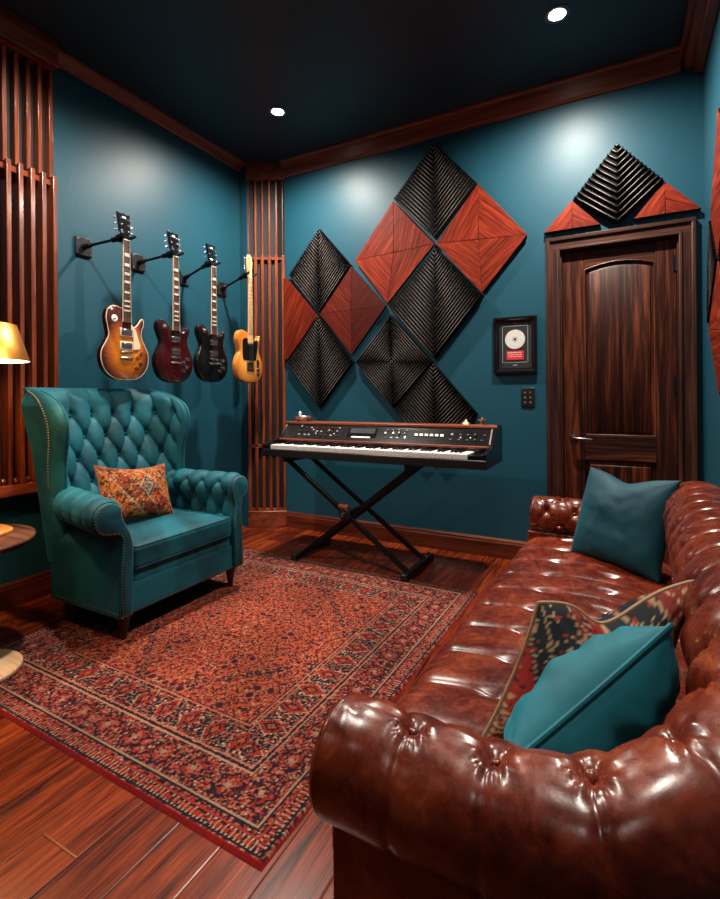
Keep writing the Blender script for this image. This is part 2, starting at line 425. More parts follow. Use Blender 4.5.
def ribbed(verts, label, style='V', nr=17, wall='back', depth=.034, h=.016, group=None):
    """foam tile: verts = top, left, bottom, right on the wall; V ridges parallel to the lower edges"""
    f, o = wallxf(wall); T_, L_, B_, R_ = [V2(p) for p in verts]; c = (T_+L_+B_+R_)/4
    T_, L_, B_, R_ = [c+(p-c)*.99 for p in (T_, L_, B_, R_)]
    o = f(c, 0); th = thing('acoustic_panel', label, 'acoustic panel', o, group)
    MB().prism([T_, L_, B_, R_], lambda p: f(p, .0005), lambda p: f(p, depth)).build('foam_base', M['foam'], th, loc=o)
    m = MB()
    def strips(P, Q, S, n):      # triangle P-Q-S, ridges parallel to Q-S
        for k in range(n):
            t0, tm, t1 = k/n, (k+.5)/n, (k+1)/n; ta, tb = (k+.435)/n, (k+.565)/n; t0, t1 = (k+.30)/n, (k+.70)/n
            def row(t): return P+(Q-P)*t, P+(S-P)*t
            a0, b0 = row(t0); a1, b1 = row(ta); a2, b2 = row(tb); a3, b3 = row(t1)
            vs = [f(a0, depth-.001), f(b0, depth-.001), f(a1, depth+h), f(b1, depth+h), f(a2, depth+h), f(b2, depth+h), f(a3, depth-.001), f(b3, depth-.001)]
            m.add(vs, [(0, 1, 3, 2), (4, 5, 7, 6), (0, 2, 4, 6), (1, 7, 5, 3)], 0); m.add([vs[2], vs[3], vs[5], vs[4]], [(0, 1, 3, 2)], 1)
    if style == 'V':
        strips(T_, L_, B_, nr); strips(T_, R_, B_, nr)
    elif style == 'VV':           # right-hand quarter of the tile is turned
        strips(T_, L_, B_, nr); strips(T_, R_, c, nr*2//3); strips(B_, R_, c, nr*2//3)
    else:                          # four turned quarters
        for P, Q in ((T_, L_), (T_, R_), (B_, L_), (B_, R_)): strips(c, P, Q, nr//2)
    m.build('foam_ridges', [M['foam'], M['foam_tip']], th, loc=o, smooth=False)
    return th
WT = {}
def wmat(a, k=1.0, s=0):
    key = (round(a, 2), k, s)
    if key not in WT: WT[key] = woodtri('panel_veneer_%d' % len(WT), a, k, s)
    return WT[key]
def woodpanel(verts, tris, label, wall='back', depth=.034, bulge=.012, group=None):
    """wood panel of triangular veneers; tris = (i, j, k or 'c'), grain angle, tone, streak"""
    f, _ = wallxf(wall); P = [V2(p) for p in verts]; c = sum(P, Vector((0, 0)))/len(P)
    o = f(c, 0); th = thing('wood_panel', label, 'wall panel', o, group)
    MB().prism([c+(p-c)*.985 for p in P], lambda p: f(p, .0005), lambda p: f(p, depth-.004)).build('panel_core', M['foam'], th, loc=o)
    for (idx, a, k, s) in tris:
        pts = [c if i == 'c' else (P[i] if isinstance(i, int) else V2(i)) for i in idx]
        g = sum(pts, Vector((0, 0)))/3
        q = [p+(g-p).normalized()*.0025 for p in pts]
        hs = [depth+(bulge if i == 'c' else 0) for i in idx]
        m = MB().loft([[f(p, depth-.006) for p in q], [f(p, h_) for p, h_ in zip(q, hs)]])
        m.build('veneer_triangle', wmat(a, k, s), th, loc=o, angle=10, bevel=.0012)
    return th
a45, am45 = R(49), R(-49)
G1 = 'diamond panels on the back wall'
ribbed([(-2.143, 2.455), (-2.446, 2.114), (-2.148, 1.768), (-1.852, 2.120)], 'charcoal ribbed diamond foam panel nearest the corner column, upper one', 'V', 22, group=G1)
woodpanel([(-2.163, 1.755), (-2.468, 2.095), (-2.505, 2.095), (-2.505, 1.410), (-2.470, 1.410)],
          [((0, 1, 3), R(60), .8, 0), ((1, 2, 3), R(60), .8, 0), ((0, 3, 4), R(60), .8, 0)], 'plain red wood half-diamond panel touching the corner column', group=G1)
woodpanel([(-1.852, 2.112), (-2.148, 1.766), (-1.852, 1.425), (-1.555, 1.775)],
          [((0, 1, 'c'), am45, .85, 1), ((1, 2, 'c'), am45, .85, 1), ((2, 3, 'c'), a45, .5, 1), ((3, 0, 'c'), a45, .5, 1)], 'small striped dark red wood diamond between four charcoal foam diamonds', bulge=.006, group=G1)
ribbed([(-2.148, 1.752), (-2.472, 1.380), (-2.145, 1.006), (-1.838, 1.365)], 'charcoal ribbed diamond foam panel low on the left, above the keyboard end', 'V', 24, group=G1)
ribbed([(-1.515, 1.706), (-1.822, 1.360), (-1.502, 1.008), (-1.190, 1.340)], 'charcoal diamond foam panel with maze ridges, low in the middle', 'X', 26, group=G1)
ribbed([(-1.182, 1.332), (-1.492, 1.000), (-1.180, .665), (-.872, .975)], 'charcoal foam diamond lowest of the group, its tip behind the keyboard', 'V', 22, group=G1)
ribbed([(-1.168, 2.905), (-1.487, 2.558), (-1.166, 2.212), (-.862, 2.552)], 'charcoal ribbed diamond foam panel at the top, under the crown moulding', 'V', 20, group=G1)
woodpanel([(-1.490, 2.550), (-1.818, 2.150), (-1.545, 1.790), (-1.172, 2.182)],
          [((0, 1, (-1.490, 2.165)), R(50), 1.0, 0), ((0, (-1.490, 2.165), 3), R(75), .9, 0), ((1, 2, (-1.490, 2.165)), am45, 1.15, 0), ((2, 3, (-1.490, 2.165)), R(62), .95, 0)],
          'bright red wood diamond of four veneers, left one of the upper pair', bulge=0, group=G1)
woodpanel([(-.858, 2.545), (-1.160, 2.182), (-.835, 1.795), (-.536, 2.145)],
          [((0, 1, (-.855, 2.165)), R(60), 1.0, 0), ((1, 2, (-.855, 2.165)), R(-38), 1.1, 0), ((2, 3, (-.855, 2.165)), R(40), .9, 0), ((3, 0, (-.855, 2.165)), R(-40), 1.05, 0)],
          'bright red wood diamond of four veneers, right one of the upper pair', bulge=0, group=G1)
ribbed([(-1.160, 2.150), (-1.535, 1.772), (-1.178, 1.360), (-.828, 1.776)], 'largest charcoal ribbed foam diamond, in the middle between the red wood diamonds', 'V', 24, depth=.042, group=G1)
G2 = 'panels over the door'
ribbed([(-.015, 2.612), (-.264, 2.318), (-.017, 2.12), (.228, 2.335)], 'charcoal chevron foam diamond centred over the door', 'V', 12, h=.02, group=G2)
woodpanel([(-.267, 2.314), (-.437, 2.138), (-.105, 2.138)], [((0, 1, (-.267, 2.139)), R(50), 1.1, 0), ((0, (-.267, 2.139), 2), R(-35), 1.0, 0)], 'red wood triangle panel over the left side of the door', bulge=0, group=G2)
woodpanel([(.230, 2.330), (.070, 2.140), (.405, 2.140)], [((0, 1, (.230, 2.141)), R(55), 1.1, 0), ((0, (.230, 2.141), 2), R(-30), 1.15, 0)], 'red wood triangle panel over the right side of the door', bulge=0, group=G2)
G3 = 'panels on the right wall'
woodpanel([(2.800, 2.43), (3.03, 1.99), (2.83, 1.74), (2.56, 2.05)], [((0, 1, 'c'), R(50), 1, 0), ((1, 2, 'c'), R(-40), 1, 0), ((2, 3, 'c'), R(50), 1, 0), ((3, 0, 'c'), R(-40), 1, 0)], 'upper red wood panel at the right photo edge, on the right wall', 'right', depth=.018, bulge=.006, group=G3)
ribbed([(3.03, 1.985), (3.12, 1.62), (3.115, 1.45), (2.835, 1.735)], 'ribbed panel at the right photo edge, between two red wood panels', 'V', 14, 'right', depth=.016, h=.010, group=G3)
woodpanel([(3.115, 1.435), (2.82, 1.09), (2.55, 1.35), (2.83, 1.725)], [((0, 1, 'c'), R(50), 1, 0), ((1, 2, 'c'), R(-40), 1, 0), ((2, 3, 'c'), R(50), 1, 0), ((3, 0, 'c'), R(-40), 1, 0)], 'lower red wood panel at the right photo edge, on the right wall', 'right', depth=.018, bulge=.006, group=G3)

# ------------------------------------------------------------------ framed disc and wall plate
fx, fz = -.623, 1.432; fw, fh = .280, .376
fr = thing('framed_disc', 'black framed silver disc award hanging beside the door', 'picture', (fx, YB, fz))
F0 = fr.location.copy()
def frb(m, nm, mat, **k): return m.build(nm, mat, fr, loc=F0, **k)
prof = [(0, .002), (0, .022), (.006, .028), (.016, .028), (.022, .020), (.034, .016), (.036, .008), (.036, .002)]
rings = []
for sx, sz in ((-1, -1), (1, -1), (1, 1), (-1, 1)):
    rings.append([Vector((fx+sx*(fw/2-a), YB-d, fz+sz*(fh/2-a))) for a, d in prof])
frb(MB().loft(rings, True, False, 0, True), 'picture_frame', M['black_gloss'], angle=25)
frb(MB().box(fx-fw/2+.03, fx+fw/2-.03, YB-.009, YB-.002, fz-fh/2+.03, fz+fh/2-.03), 'mount_board', M['card'])
m = MB(); ix, iz0, iz1 = .083, -.118, .128
for q in ((-ix, -ix+.003, iz0, iz1), (ix-.003, ix, iz0, iz1), (-ix, ix, iz0, iz0+.003), (-ix, ix, iz1-.003, iz1)):
    m.box(fx+q[0], fx+q[1], YB-.0105, YB-.009, fz+q[2], fz+q[3])
frb(m, 'mount_bevel', M['mat_edge'])
def discmat():
    t = NT('disc_silver'); v = t.coord(); x, y, z = t.sep(v)[0:3]
    r = t.math('SQRT', t.math('ADD', t.math('POWER', t.math('SUBTRACT', x, 0), 2), t.math('POWER', t.math('SUBTRACT', z, .037), 2)))
    s = t.math('SINE', t.math('MULTIPLY', r, 1500))
    t.set(color=t.ramp(r, [(.0, (.62, .60, .58)), (.019, (.62, .58, .54)), (.020, (.85, .82, .78)), (.07, (.80, .76, .72))]), rough=.4, metal=.35)
    t.bump(s, .08, .0005); return t.m
m = MB(); ring = []
for r_, d in ((.0085, .0095), (.0085, .0125), (.064, .0125), (.0645, .0095)):
    ring.append([Vector((fx+r_*math.cos(2*PI*k/48), YB-d, fz+.037+r_*math.sin(2*PI*k/48))) for k in range(48)])
frb(m.loft(ring, True, False), 'silver_disc', discmat(), angle=40)
frb(MB().box(fx-.055, fx+.055, YB-.0115, YB-.009, fz-.098, fz-.040), 'award_plaque', M['red_pearl'])
m = MB()
random.seed(3)
for row, (z, n_) in enumerate(((-.055, 9), (-.068, 6), (-.080, 10))):   # unreadable line of pale print on the plaque
    for k in range(n_):
        xx = -.045+.09*k/n_; m.box(fx+xx, fx+xx+.09/n_*random.uniform(.45, .8), YB-.0118, YB-.0112, fz+z, fz+z+(.007 if row == 0 else .004))
frb(m, 'plaque_print', M['pink_cream'])
m = MB().box(fx-.012, fx+.012, YB-.0098, YB-.009, fz+.142, fz+.146)
frb(m, 'mount_print', M['mat_edge'])
frb(MB().box(fx-.014, fx+.014, YB-.0098, YB-.009, fz-.137, fz-.131), 'mount_print', M['mat_edge'])

wp = thing('wall_plate', 'small black socket plate on the wall under the framed disc', 'wall plate', (-.545, YB, 1.083))
W0 = wp.location.copy()
MB().box(-.588, -.502, YB-.008, YB, 1.022, 1.146).build('cover_plate', M['black_satin'], wp, loc=W0, bevel=.003)
for ix in range(2):
    for iz in range(3):
        c = (-.545+(ix-.5)*.034, YB-.008, 1.083+(iz-1)*.032)
        m = MB().lathe([(.002, -.001), (.0035, -.003), (.007, -.004), (.008, .001), (.001, .001)], 16, c, axis='y')
        m.build('socket', M['antique'], wp, loc=W0)

# ------------------------------------------------------------------ downlights
def emat(name, col, s):
    t = NT(name); t.set(color=(0, 0, 0), emit=col, emit_s=s); return t.m
M['glow'] = emat('lamp_glow', (1, .93, .84), 60)
M['dl_trim'] = simple('downlight_trim', (.10, .11, .12), .4)
def downlight(x, y, label, power=330, col=(1, .91, .80), group='recessed ceiling downlights', size=166):
    th = thing('ceiling_downlight', label, 'ceiling light', (x, y, ZC), group); o = th.location.copy()
    prof = [(.064, -.0005), (.064, -.004), (.058, -.006), (.044, -.004), (.0385, .004)]
    rings = [[Vector((x+r*math.cos(2*PI*k/40), y+r*math.sin(2*PI*k/40), ZC+h)) for k in range(40)] for r, h in prof]
    MB().loft(rings, True, False).build('trim_ring', M['dl_trim'], th, loc=o)
    MB().lathe([(.001, -.0012), (.039, -.0012), (.039, -.0035), (.001, -.0045)], 32, (x, y, ZC)).build('lamp_lens', M['glow'], th, loc=o)
    l = bpy.data.lights.new('downlight_lamp', 'SPOT'); l.energy = power; l.color = col; l.spot_size = R(size); l.spot_blend = .9; l.shadow_soft_size = .045
    lo = bpy.data.objects.new('downlight_lamp', l); COL.objects.link(lo); lo.location = (x, y, ZC-.012)
    return th
downlight(-2.095, 2.74, 'small glowing ceiling downlight near the corner slat column')
downlight(-.283, 2.74, 'large glowing ceiling downlight at the top right, before the door')
for (x, y, lb) in ((-2.095, 1.42, 'unseen ceiling downlight added to light the left slat panel'), (-.283, .93, 'unseen ceiling downlight added to light the near sofa arm'),
                   (-2.095, -.88, 'unseen ceiling downlight added behind the viewpoint on the left'), (-.283, -.88, 'unseen ceiling downlight added behind the viewpoint on the right')):
    downlight(x, y, lb, power=(215 if x < -1 else 130) if y > 0 else 30, size=150 if (y > 0 and x < -1) else 105)  # unseen lamps, added along the ceiling to light sofa and slats
# ------------------------------------------------------------------ upholstery helpers
def tuft(u, v, w=.45):
    """pillowed diamond tufting; buttons where i + j is even. returns 0 at creases .. 1 on the puffs"""
    a = (u+v)/2; b = (u-v)/2
    return (abs(math.sin(PI*a))*abs(math.sin(PI*b)))**w
def button_dip(u, v, r):
    j = round(v); best = 9
    for jj in (j-1, j, j+1):
        i = round(u)
        for ii in (i-1, i, i+1):
            if (ii+jj) % 2 == 0: best = min(best, math.hypot(u-ii, v-jj))
    return math.exp(-(best/r)**2)
def velvet(name, base, hi, rough=.62):
    t = NT(name); v = t.coord()
    n = t.noise(v, 3.2, 4, .6, .4); f = t.noise(v, 420, 2)
    c = t.ramp(n, [(.36, base), (.60, hi)])
    t.set(color=c, rough=rough, spec=.25, sheen=.32, sheen_rough=.35, sheen_tint=(hi[0]*2.2+.04, hi[1]*2.2+.1, hi[2]*2.2+.14, 1))
    t.bump(t.math('ADD', t.math('MULTIPLY', n, .6), t.math('MULTIPLY', f, .4)), .10, .002); return t.m
M['velvet'] = velvet('teal_velvet', (.0022, .032, .046), (.006, .105, .142))
M['velvet_blue'] = velvet('blue_velvet', (.003, .088, .118), (.006, .155, .205))
M['velvet_dark'] = velvet('deep_teal_velvet', (.003, .034, .050), (.005, .058, .082))
def leather():
    t = NT('oxblood_leather'); v = t.coord()
    n = t.noise(v, 4.5, 6, .62, .8); p = t.noise(v, 15, 5, .7, 1.6); cr = t.voro(v, 260, 'Distance'); g = t.noise(v, 60, 4, .6)
    col = t.ramp(t.math('ADD', t.math('MULTIPLY', n, .55), t.math('MULTIPLY', p, .45)), [(.34, (.020, .0025, .0013)), (.46, (.080, .0088, .0034)), (.57, (.155, .022, .0064)), (.68, (.29, .064, .015))])
    t.set(color=col, rough=t.ramp(t.math('ADD', t.math('MULTIPLY', p, .6), t.math('MULTIPLY', g, .4)), [(.35, (.20,)*3), (.65, (.33,)*3)]), spec=.5)
    t.bump(t.math('ADD', t.math('MULTIPLY', cr, .35), t.math('ADD', t.math('MULTIPLY', p, .5), t.math('MULTIPLY', g, .35))), .05, .002); return t.m
M['leather'] = leather()
M['leather_dark'] = simple('leather_seam', (.03, .008, .006), .5)

# ------------------------------------------------------------------ chesterfield sofa
SO = Vector((-.07, 1.55, 0)); SROT = R(-2.1)
sofa = thing('chesterfield_sofa', 'oxblood brown leather chesterfield sofa with rolled arms along the right wall', 'sofa', SO, rotz=SROT)
def sob(m, nm, mat, **k): return m.build(nm, mat, sofa, loc=SO, **k)
YA, YZ = .665, 2.46         # centre lines of the two arm rolls
XA, XF, XB, RC = -.362, -.40, .225, .29
path = []
for i in range(30): path.append((XA+(XB-RC-XA)*i/29, YA))
for i in range(1, 40): a = -PI/2+PI/2*i/39; path.append((XB-RC+RC*math.cos(a), YA+RC+RC*math.sin(a)))
for i in range(1, 60): path.append((XB, YA+RC+(YZ-YA-2*RC)*i/59))
for i in range(1, 40): a = PI/2*i/39; path.append((XB-RC+RC*math.cos(a), YZ-RC+RC*math.sin(a)))
for i in range(1, 30): path.append((XB-RC+(XF-XB+RC)*i/29, YZ))
NS = 560
path, PL = resample([(x, y, 0) for x, y in path], NS)
arcl = (XB-RC-XA); arcq = PI/2*RC; backl = YZ-YA-2*RC
def crest(s):
    t = min(s, PL-s)
    k = sstep(arcl*.75, arcl+arcq*1.25, t)
    return .615+.170*k, .086+.026*k      # top height, roll radius
SB = PL/(2*round(PL/.122))      # button spacing along the roll
def roll_profile(Ht, r, n=96):
    zc = Ht-r; pts = []
    for z in (.36, .42, .47): pts.append((-.040-.25*max(0, z-.36), z))
    pts.append((-.080, max(.50, zc-.10)))
    for d in range(0, 12): a = R(205-d*(205+62)/11); pts.append((r*math.cos(a), zc+r*math.sin(a)))
    pts.append((.012, zc-r-.005)); pts.append((-.012, zc-r-.010))
    P, L = resample(spline([(a, b, 0) for a, b in pts], 240, False), n)
    return P, L
secs = []; info = []
NP = 96
for k in range(NS):
    s = PL*k/(NS-1); p = path[k]; t = (path[min(k+1, NS-1)]-path[max(k-1, 0)]).normalized(); nrm = Vector((t.y, -t.x, 0))
    Ht, r = crest(s); prof, L = roll_profile(Ht, r)
    # arc-length position of the top of the roll
    zt = max(range(NP), key=lambda j: prof[j].y); vt = L*zt/(NP-1)
    sec = []
    tall = sstep(.62, .78, Ht)
    for j in range(NP):
        q = prof[j]; a = prof[max(j-1, 0)]; b = prof[min(j+1, NP-1)]; tg = (b-a).normalized(); nn = Vector((-tg.y, tg.x))
        v = L*j/(NP-1); u = s/SB
        dv = .088; vv = (v-(vt-.008-.12*tall))/dv           # button row 0 just inside the crest; rows go down the inner face
        fade_end = sstep(0, .05, min(s, PL-s))
        if vv <= 0:
            h = tuft(u, vv)
            dip = button_dip(u, vv*1.0, .22)
            d = (.012+.001*tall)*h-.016*dip-.006
            d = d*sstep(0, .05, v)
        else:       # pleats run straight over the roll from each button
            near = abs(((u+1) % 2)-1)            # distance to button column (even u)
            h = tuft(u, 0)*max(0, 1-vv*.9)+(1-math.exp(-near/.085))*min(1, vv*.9)
            dip = math.exp(-((near)**2+(vv)**2)/.05)
            th_ = math.atan2(vv+.02, ((u+1) % 2)-1); rr_ = math.hypot(near, vv); wave = .0035*math.cos(th_*9)*math.exp(-((rr_-.34)/.22)**2)
            d = (.0065+.0025*tall)*h*(1-.30*sstep(.4, 2.4, vv))-.016*dip-.004-.001*tall+wave
            d = d*(1-sstep(L-.06, L, v))
        d *= fade_end
        d += .004*noise.noise(Vector((p.x*9, p.y*9, v*11+s*2)))*fade_end
        n2, z2 = q.x+nn.x*d, q.y+nn.y*d
        sec.append(p+nrm*n2+Vector((0, 0, z2)))
    secs.append(sec)
cut1 = int(NS*(arcl+arcq*.5)/PL); cut2 = NS-cut1
def strip(a, b): return MB().loft(secs[a:b+1], False, False)
armn = strip(0, cut1); back = strip(cut1, cut2); armf = strip(cut2, NS-1)
# rounded scroll ends of the two arms
def endcap(m, sec, out):
    c = sum(sec, Vector((0, 0, 0)))/len(sec); rows = [sec]
    for f_, d in ((.99, .004), (.96, .010), (.90, .0145), (.75, .0175), (.4, .019), (.1, .019)):
        rows.append([c+(p-c)*f_+out*d for p in sec])
    m.loft(rows, True, True)
endcap(armn, secs[0], Vector((-1, 0, 0))); endcap(armf, secs[-1], Vector((-1, 0, 0)))
sob(armn, 'rolled_arm', M['leather'], angle=180); sob(back, 'backrest', M['leather'], angle=180); sob(armf, 'rolled_arm', M['leather'], angle=180)
# body under the rolls
off = [path[0]+Vector((-.022, -.004, 0))]
for k in range(0, NS, 8):
    t = (path[min(k+1, NS-1)]-path[max(k-1, 0)]).normalized(); off.append(path[k]+Vector((t.y, -t.x, 0))*.004)
off.append(path[-1]+Vector((-.022, .004, 0)))
inn = [path[0]+Vector((-.022, .085, 0))]
for k in range(0, NS, 8):
    t = (path[min(k+1, NS-1)]-path[max(k-1, 0)]).normalized(); inn.append(path[k]-Vector((t.y, -t.x, 0))*.085)
inn.append(path[-1]-Vector((.022, .085, 0)))
m = MB()
secs2 = []
for k in range(len(off)):
    h = crest(PL*min(max(0, k-1)*8, NS-1)/(NS-1)); zt = h[0]-1.75*h[1]
    secs2.append([off[k]+Vector((0, 0, .055)), off[k]+Vector((0, 0, zt)), inn[k]+Vector((0, 0, zt)), inn[k]+Vector((0, 0, .055))])
sob(m.loft(secs2), 'sofa_body', M['leather'], angle=40, bevel=.004)
# bench seat with pleated tufting
sx0, sx1, sy0, sy1 = -.435, .165, YA+.075, YZ-.075
NX, NYs = 110, 260; g = []
for i in range(NYs+1):
    y = sy0+(sy1-sy0)*i/NYs; row = []
    for j in range(NX+1):
        # path over the front edge: j small = front face
        L = .17+(sx1-sx0); q = L*j/NX; rr = .062
        if q < .13: x, z, nx_, nz_ = sx0, .26+q*.8, -1, 0
        else:
            a = min(1, (q-.13)/(rr*PI/2*1.0)); 
            if a < 1: ang = PI-a*PI/2; x, z, nx_, nz_ = sx0+rr+rr*math.cos(ang), .364-.012+rr*math.sin(ang), math.cos(ang), math.sin(ang)
            else: x, z, nx_, nz_ = sx0+rr+(q-.13-rr*PI/2), .414, 0, 1
            z = z
        u = (y-sy0)/.08; fx_ = (x-sx0)/.19
        pl = abs(((u+1) % 2)-1)
        # straight pleats over the front edge turning into diamonds on top
        k2 = sstep(sx0+.14, sx0+.24, x); h = (1-math.exp(-pl/.16))*(1-.35*k2)+.35*k2*tuft(u, fx_-1)
        dip = button_dip(u, fx_-1, .22)*k2
        crown_ = .030*math.sin(PI*min(1, max(0, (x-sx0)/(sx1-sx0))))
        d = .011*h-.014*dip+.004*noise.noise(Vector((x*8, y*8, 3)))
        row.append(Vector((x+nx_*d, y, z+nz_*(d+crown_)+.012)))
    g.append(row)
m = MB().loft(g, False, False)
seat = sob(m, 'seat_cushion', M['leather'], angle=180)
sob(MB().box(sx0+.012, sx1, sy0+.004, sy1-.004, .065, .30), 'seat_base', M['leather'], bevel=.02, seg=3)
# upholstery buttons
def sofa_button(c, nrm, r=.0095):
    m = MB().lathe([(.0005, .005), (r*.6, .0045), (r, .001), (r*.9, -.003), (.0005, -.003)], 12)
    rot = Vector((0, 0, 1)).rotation_difference(nrm).to_matrix().to_4x4()
    m.v = [rot @ p+c for p in m.v]
    return sob(m, 'upholstery_button', M['leather'], angle=80)
for k_ in range(0, int(PL/SB)+1):
    s = k_*SB
    if s < .06 or s > PL-.06: continue
    i = min(NS-2, max(1, int(round(s/PL*(NS-1))))); Ht, r = crest(s); prof, L = roll_profile(Ht, r)
    zt = max(range(NP), key=lambda j: prof[j].y); vt = L*zt/(NP-1)
    for row in range(0, 4):
        if (k_+row) % 2: continue
        v = vt-.008-.12*sstep(.62, .78, Ht)-row*.088
        if v < .12: continue
        j = int(round(v/L*(NP-1))); c = secs[i][j]; n_ = (secs[i+1][j]-secs[i-1][j]).cross(secs[i][j+1]-secs[i][j-1]).normalized()
        cen = path[i]+Vector((0, 0, Ht-r))
        if n_.dot(c-cen) < 0: n_ = -n_
        sofa_button(c+n_*.004, n_)
for i in range(1, 22):
    for row in (0, 1, 2):
        if (i+row) % 2: continue
        y = sy0+i*.08; x = sx0+.19*(1+row)
        if y > sy1-.05 or x > sx1-.03: continue
        cr = .030*math.sin(PI*(x-sx0)/(sx1-sx0)); sofa_button(Vector((x, y, .426+cr-.012)), Vector((0, 0, 1)))
for (x, y) in ((-.35, .70), (-.35, 2.40), (.12, .80), (.12, 2.30)):
    sob(MB().lathe([(.001, .001), (.020, .001), (.030, .03), (.034, .05), (.026, .066), (.001, .066)], 20, (x, y, 0)), 'bun_foot', M['dark_wood'])

# ------------------------------------------------------------------ armchair
AO = Vector((-2.25, 1.79, .012))
chair = thing('wingback_armchair', 'teal velvet wingback armchair with tufted back standing on the rug', 'armchair', AO)
def acb(m, nm, mat, parent=None, **k): return m.build(nm, mat, chair, loc=AO, **k)
YC = 1.79
# back and wings: closed horizontal loops stacked upwards
Z0, Z1, NZ = .30, 1.155, 150
NI = 210; NO = 60
def back_loop(z):
    xb = -2.475-.25*(z-.42)
    f = spline([(.30, -2.40, 0), (.55, -2.40, 0), (.66, -2.405, 0), (.78, -2.405, 0), (.90, -2.375, 0), (.98, -2.37, 0), (1.05, -2.405, 0), (1.10, -2.48, 0), (1.135, -2.59, 0), (1.155, -2.70, 0)], 200, False)
    xf = f[-1].y
    for a, b in zip(f, f[1:]):
        if a.x <= z <= b.x: xf = a.y+(b.y-a.y)*(z-a.x)/max(1e-6, b.x-a.x); break
    hw = .325+.012*sstep(.7, 1.1, z)
    ow = .395+.02*sstep(.8, 1.1, z)-.03*sstep(1.05, 1.155, z)
    q_ = max(0, min(1, (z-1.075)/.081)); xb -= .045*(1-math.sqrt(max(0, 1-q_*q_)))
    xf = max(xf, xb+.012)
    dp = xf-xb
    c = [(xf, -hw-.02), (xb+dp*.66, -hw+.0), (xb+dp*.30, -hw+.03), (xb+.012*min(1, dp/.1), -hw+.10), (xb, -hw+.2), (xb-.004, 0), (xb, hw-.2), (xb+.012*min(1, dp/.1), hw-.10), (xb+dp*.30, hw-.03), (xb+dp*.66, hw), (xf, hw+.02)]
    inner, L = resample(spline([(a, b, 0) for a, b in c], 260, False), NI)
    ro = min((ow-hw-.02), dp*.8+.02)
    outer = []
    th = .115-.062*(1-math.sqrt(max(0, 1-q_*q_)))-.045*0
    rear = xb-th
    for sgn in (1,):
        oc = [(xf, hw+.02)]
        oc += [(xf+.018, hw+.02+ro*.35), (xf+.008, hw+.02+ro*.75), (xf-.03, ow), (min(xf-.05, xb+dp*.4), ow), ((xb+rear)/2, ow-.01), (rear+.02, ow-.05), (rear, ow-.12), (rear, 0)]
        half, L2 = resample(spline([(a, b, 0) for a, b in oc], 160, False), NO)
    outer = half[1:]+[Vector((p.x, -p.y, 0)) for p in reversed(half[1:-1])]
    return inner, L, outer
loops = []
TU, TV = .0625, .118
for k in range(NZ):
    t = k/(NZ-1); z = Z0+(Z1-Z0)*(1-(1-t)**1.25)
    inner, L, outer = back_loop(z); pts = []
    for i, q in enumerate(inner):
        a = inner[max(i-1, 0)]; b = inner[min(i+1, NI-1)]; tg = (b-a).normalized(); nn = Vector((tg.y, -tg.x))
        s = L*(i/(NI-1)-.5); u = s/TU+1; v = (z-1.005)/TV
        edge = sstep(0, .055, min(L*i/(NI-1), L-L*i/(NI-1)))
        if v <= 0: h = tuft(u, v); dip = button_dip(u, v, .24)
        else:
            near = abs(((u+1) % 2)-1); h0 = tuft(u, 0)
            w_ = min(1, v*1.2); h = h0*(1-w_)+(1-math.exp(-near/.16))*w_; dip = math.exp(-(near**2+v*v)/.06)
        lowf = sstep(.42, .50, z)*(1-.55*sstep(1.08, 1.15, z))
        d = (.025*h-.024*dip-.010)*edge*lowf
        x, y = q.x+nn.x*d*(1 if nn.x > -.2 else 1), q.y+nn.y*d
        pts.append(Vector((x, YC+y, z)))
    for q in outer: pts.append(Vector((q.x, YC+q.y, z)))
    loops.append(pts)
# close the top with a soft roll
last = loops[-1]; c0 = [p.copy() for p in last]
cm = MB().loft(loops+[[Vector((p.x+(-2.735-p.x)*f_, p.y, Z1+dz)) for p in last] for f_, dz in ((.4, .002), (.9, .002))])
acb(cm, 'winged_backrest', M['velvet'], angle=180)
for row in range(0, 5):
    for i in range(-6, 7):
        if (i+row) % 2 == 0: continue
        z = 1.005-row*TV
        if z < .5: continue
        inner, L, _ = back_loop(z); s = i*TU
        if abs(s) > L/2-.06: continue
        q = inner[int(round((s/L+.5)*(NI-1)))]; a = inner[int(round((s/L+.5)*(NI-1)))-1]; tg = (q-a).normalized(); nn = Vector((tg.y, -tg.x))
        acb(MB().sphere((q.x+nn.x*-.026, YC+q.y+nn.y*-.026, z), .0105, 10, 6), 'upholstery_button', M['velvet'])
# piping and nailheads down the wing fronts
def nails(pts, step=.0135, r=.0040):
    P, L = resample(pts, 400); n = max(2, int(L/step)); Q, _ = resample(pts, n); m = MB()
    for p in Q: m.sphere(p, r, 6, 4)
    return m
for sgn in (-1, 1):
    pts = []; pp = []
    for z in [.66+.48*i/30 for i in range(31)]:
        inner, L, outer = back_loop(z); q = outer[10]; pts.append(Vector((q.x, YC+sgn*q.y, z))+Vector((.002, sgn*.004, 0))); q = outer[1]; pp.append(Vector((q.x+.002, YC+sgn*q.y, z)))
    acb(nails(pts), 'nailhead_trim', M['antique'])
    acb(MB().tube(pp, .004, 8), 'wing_piping', M['velvet'])
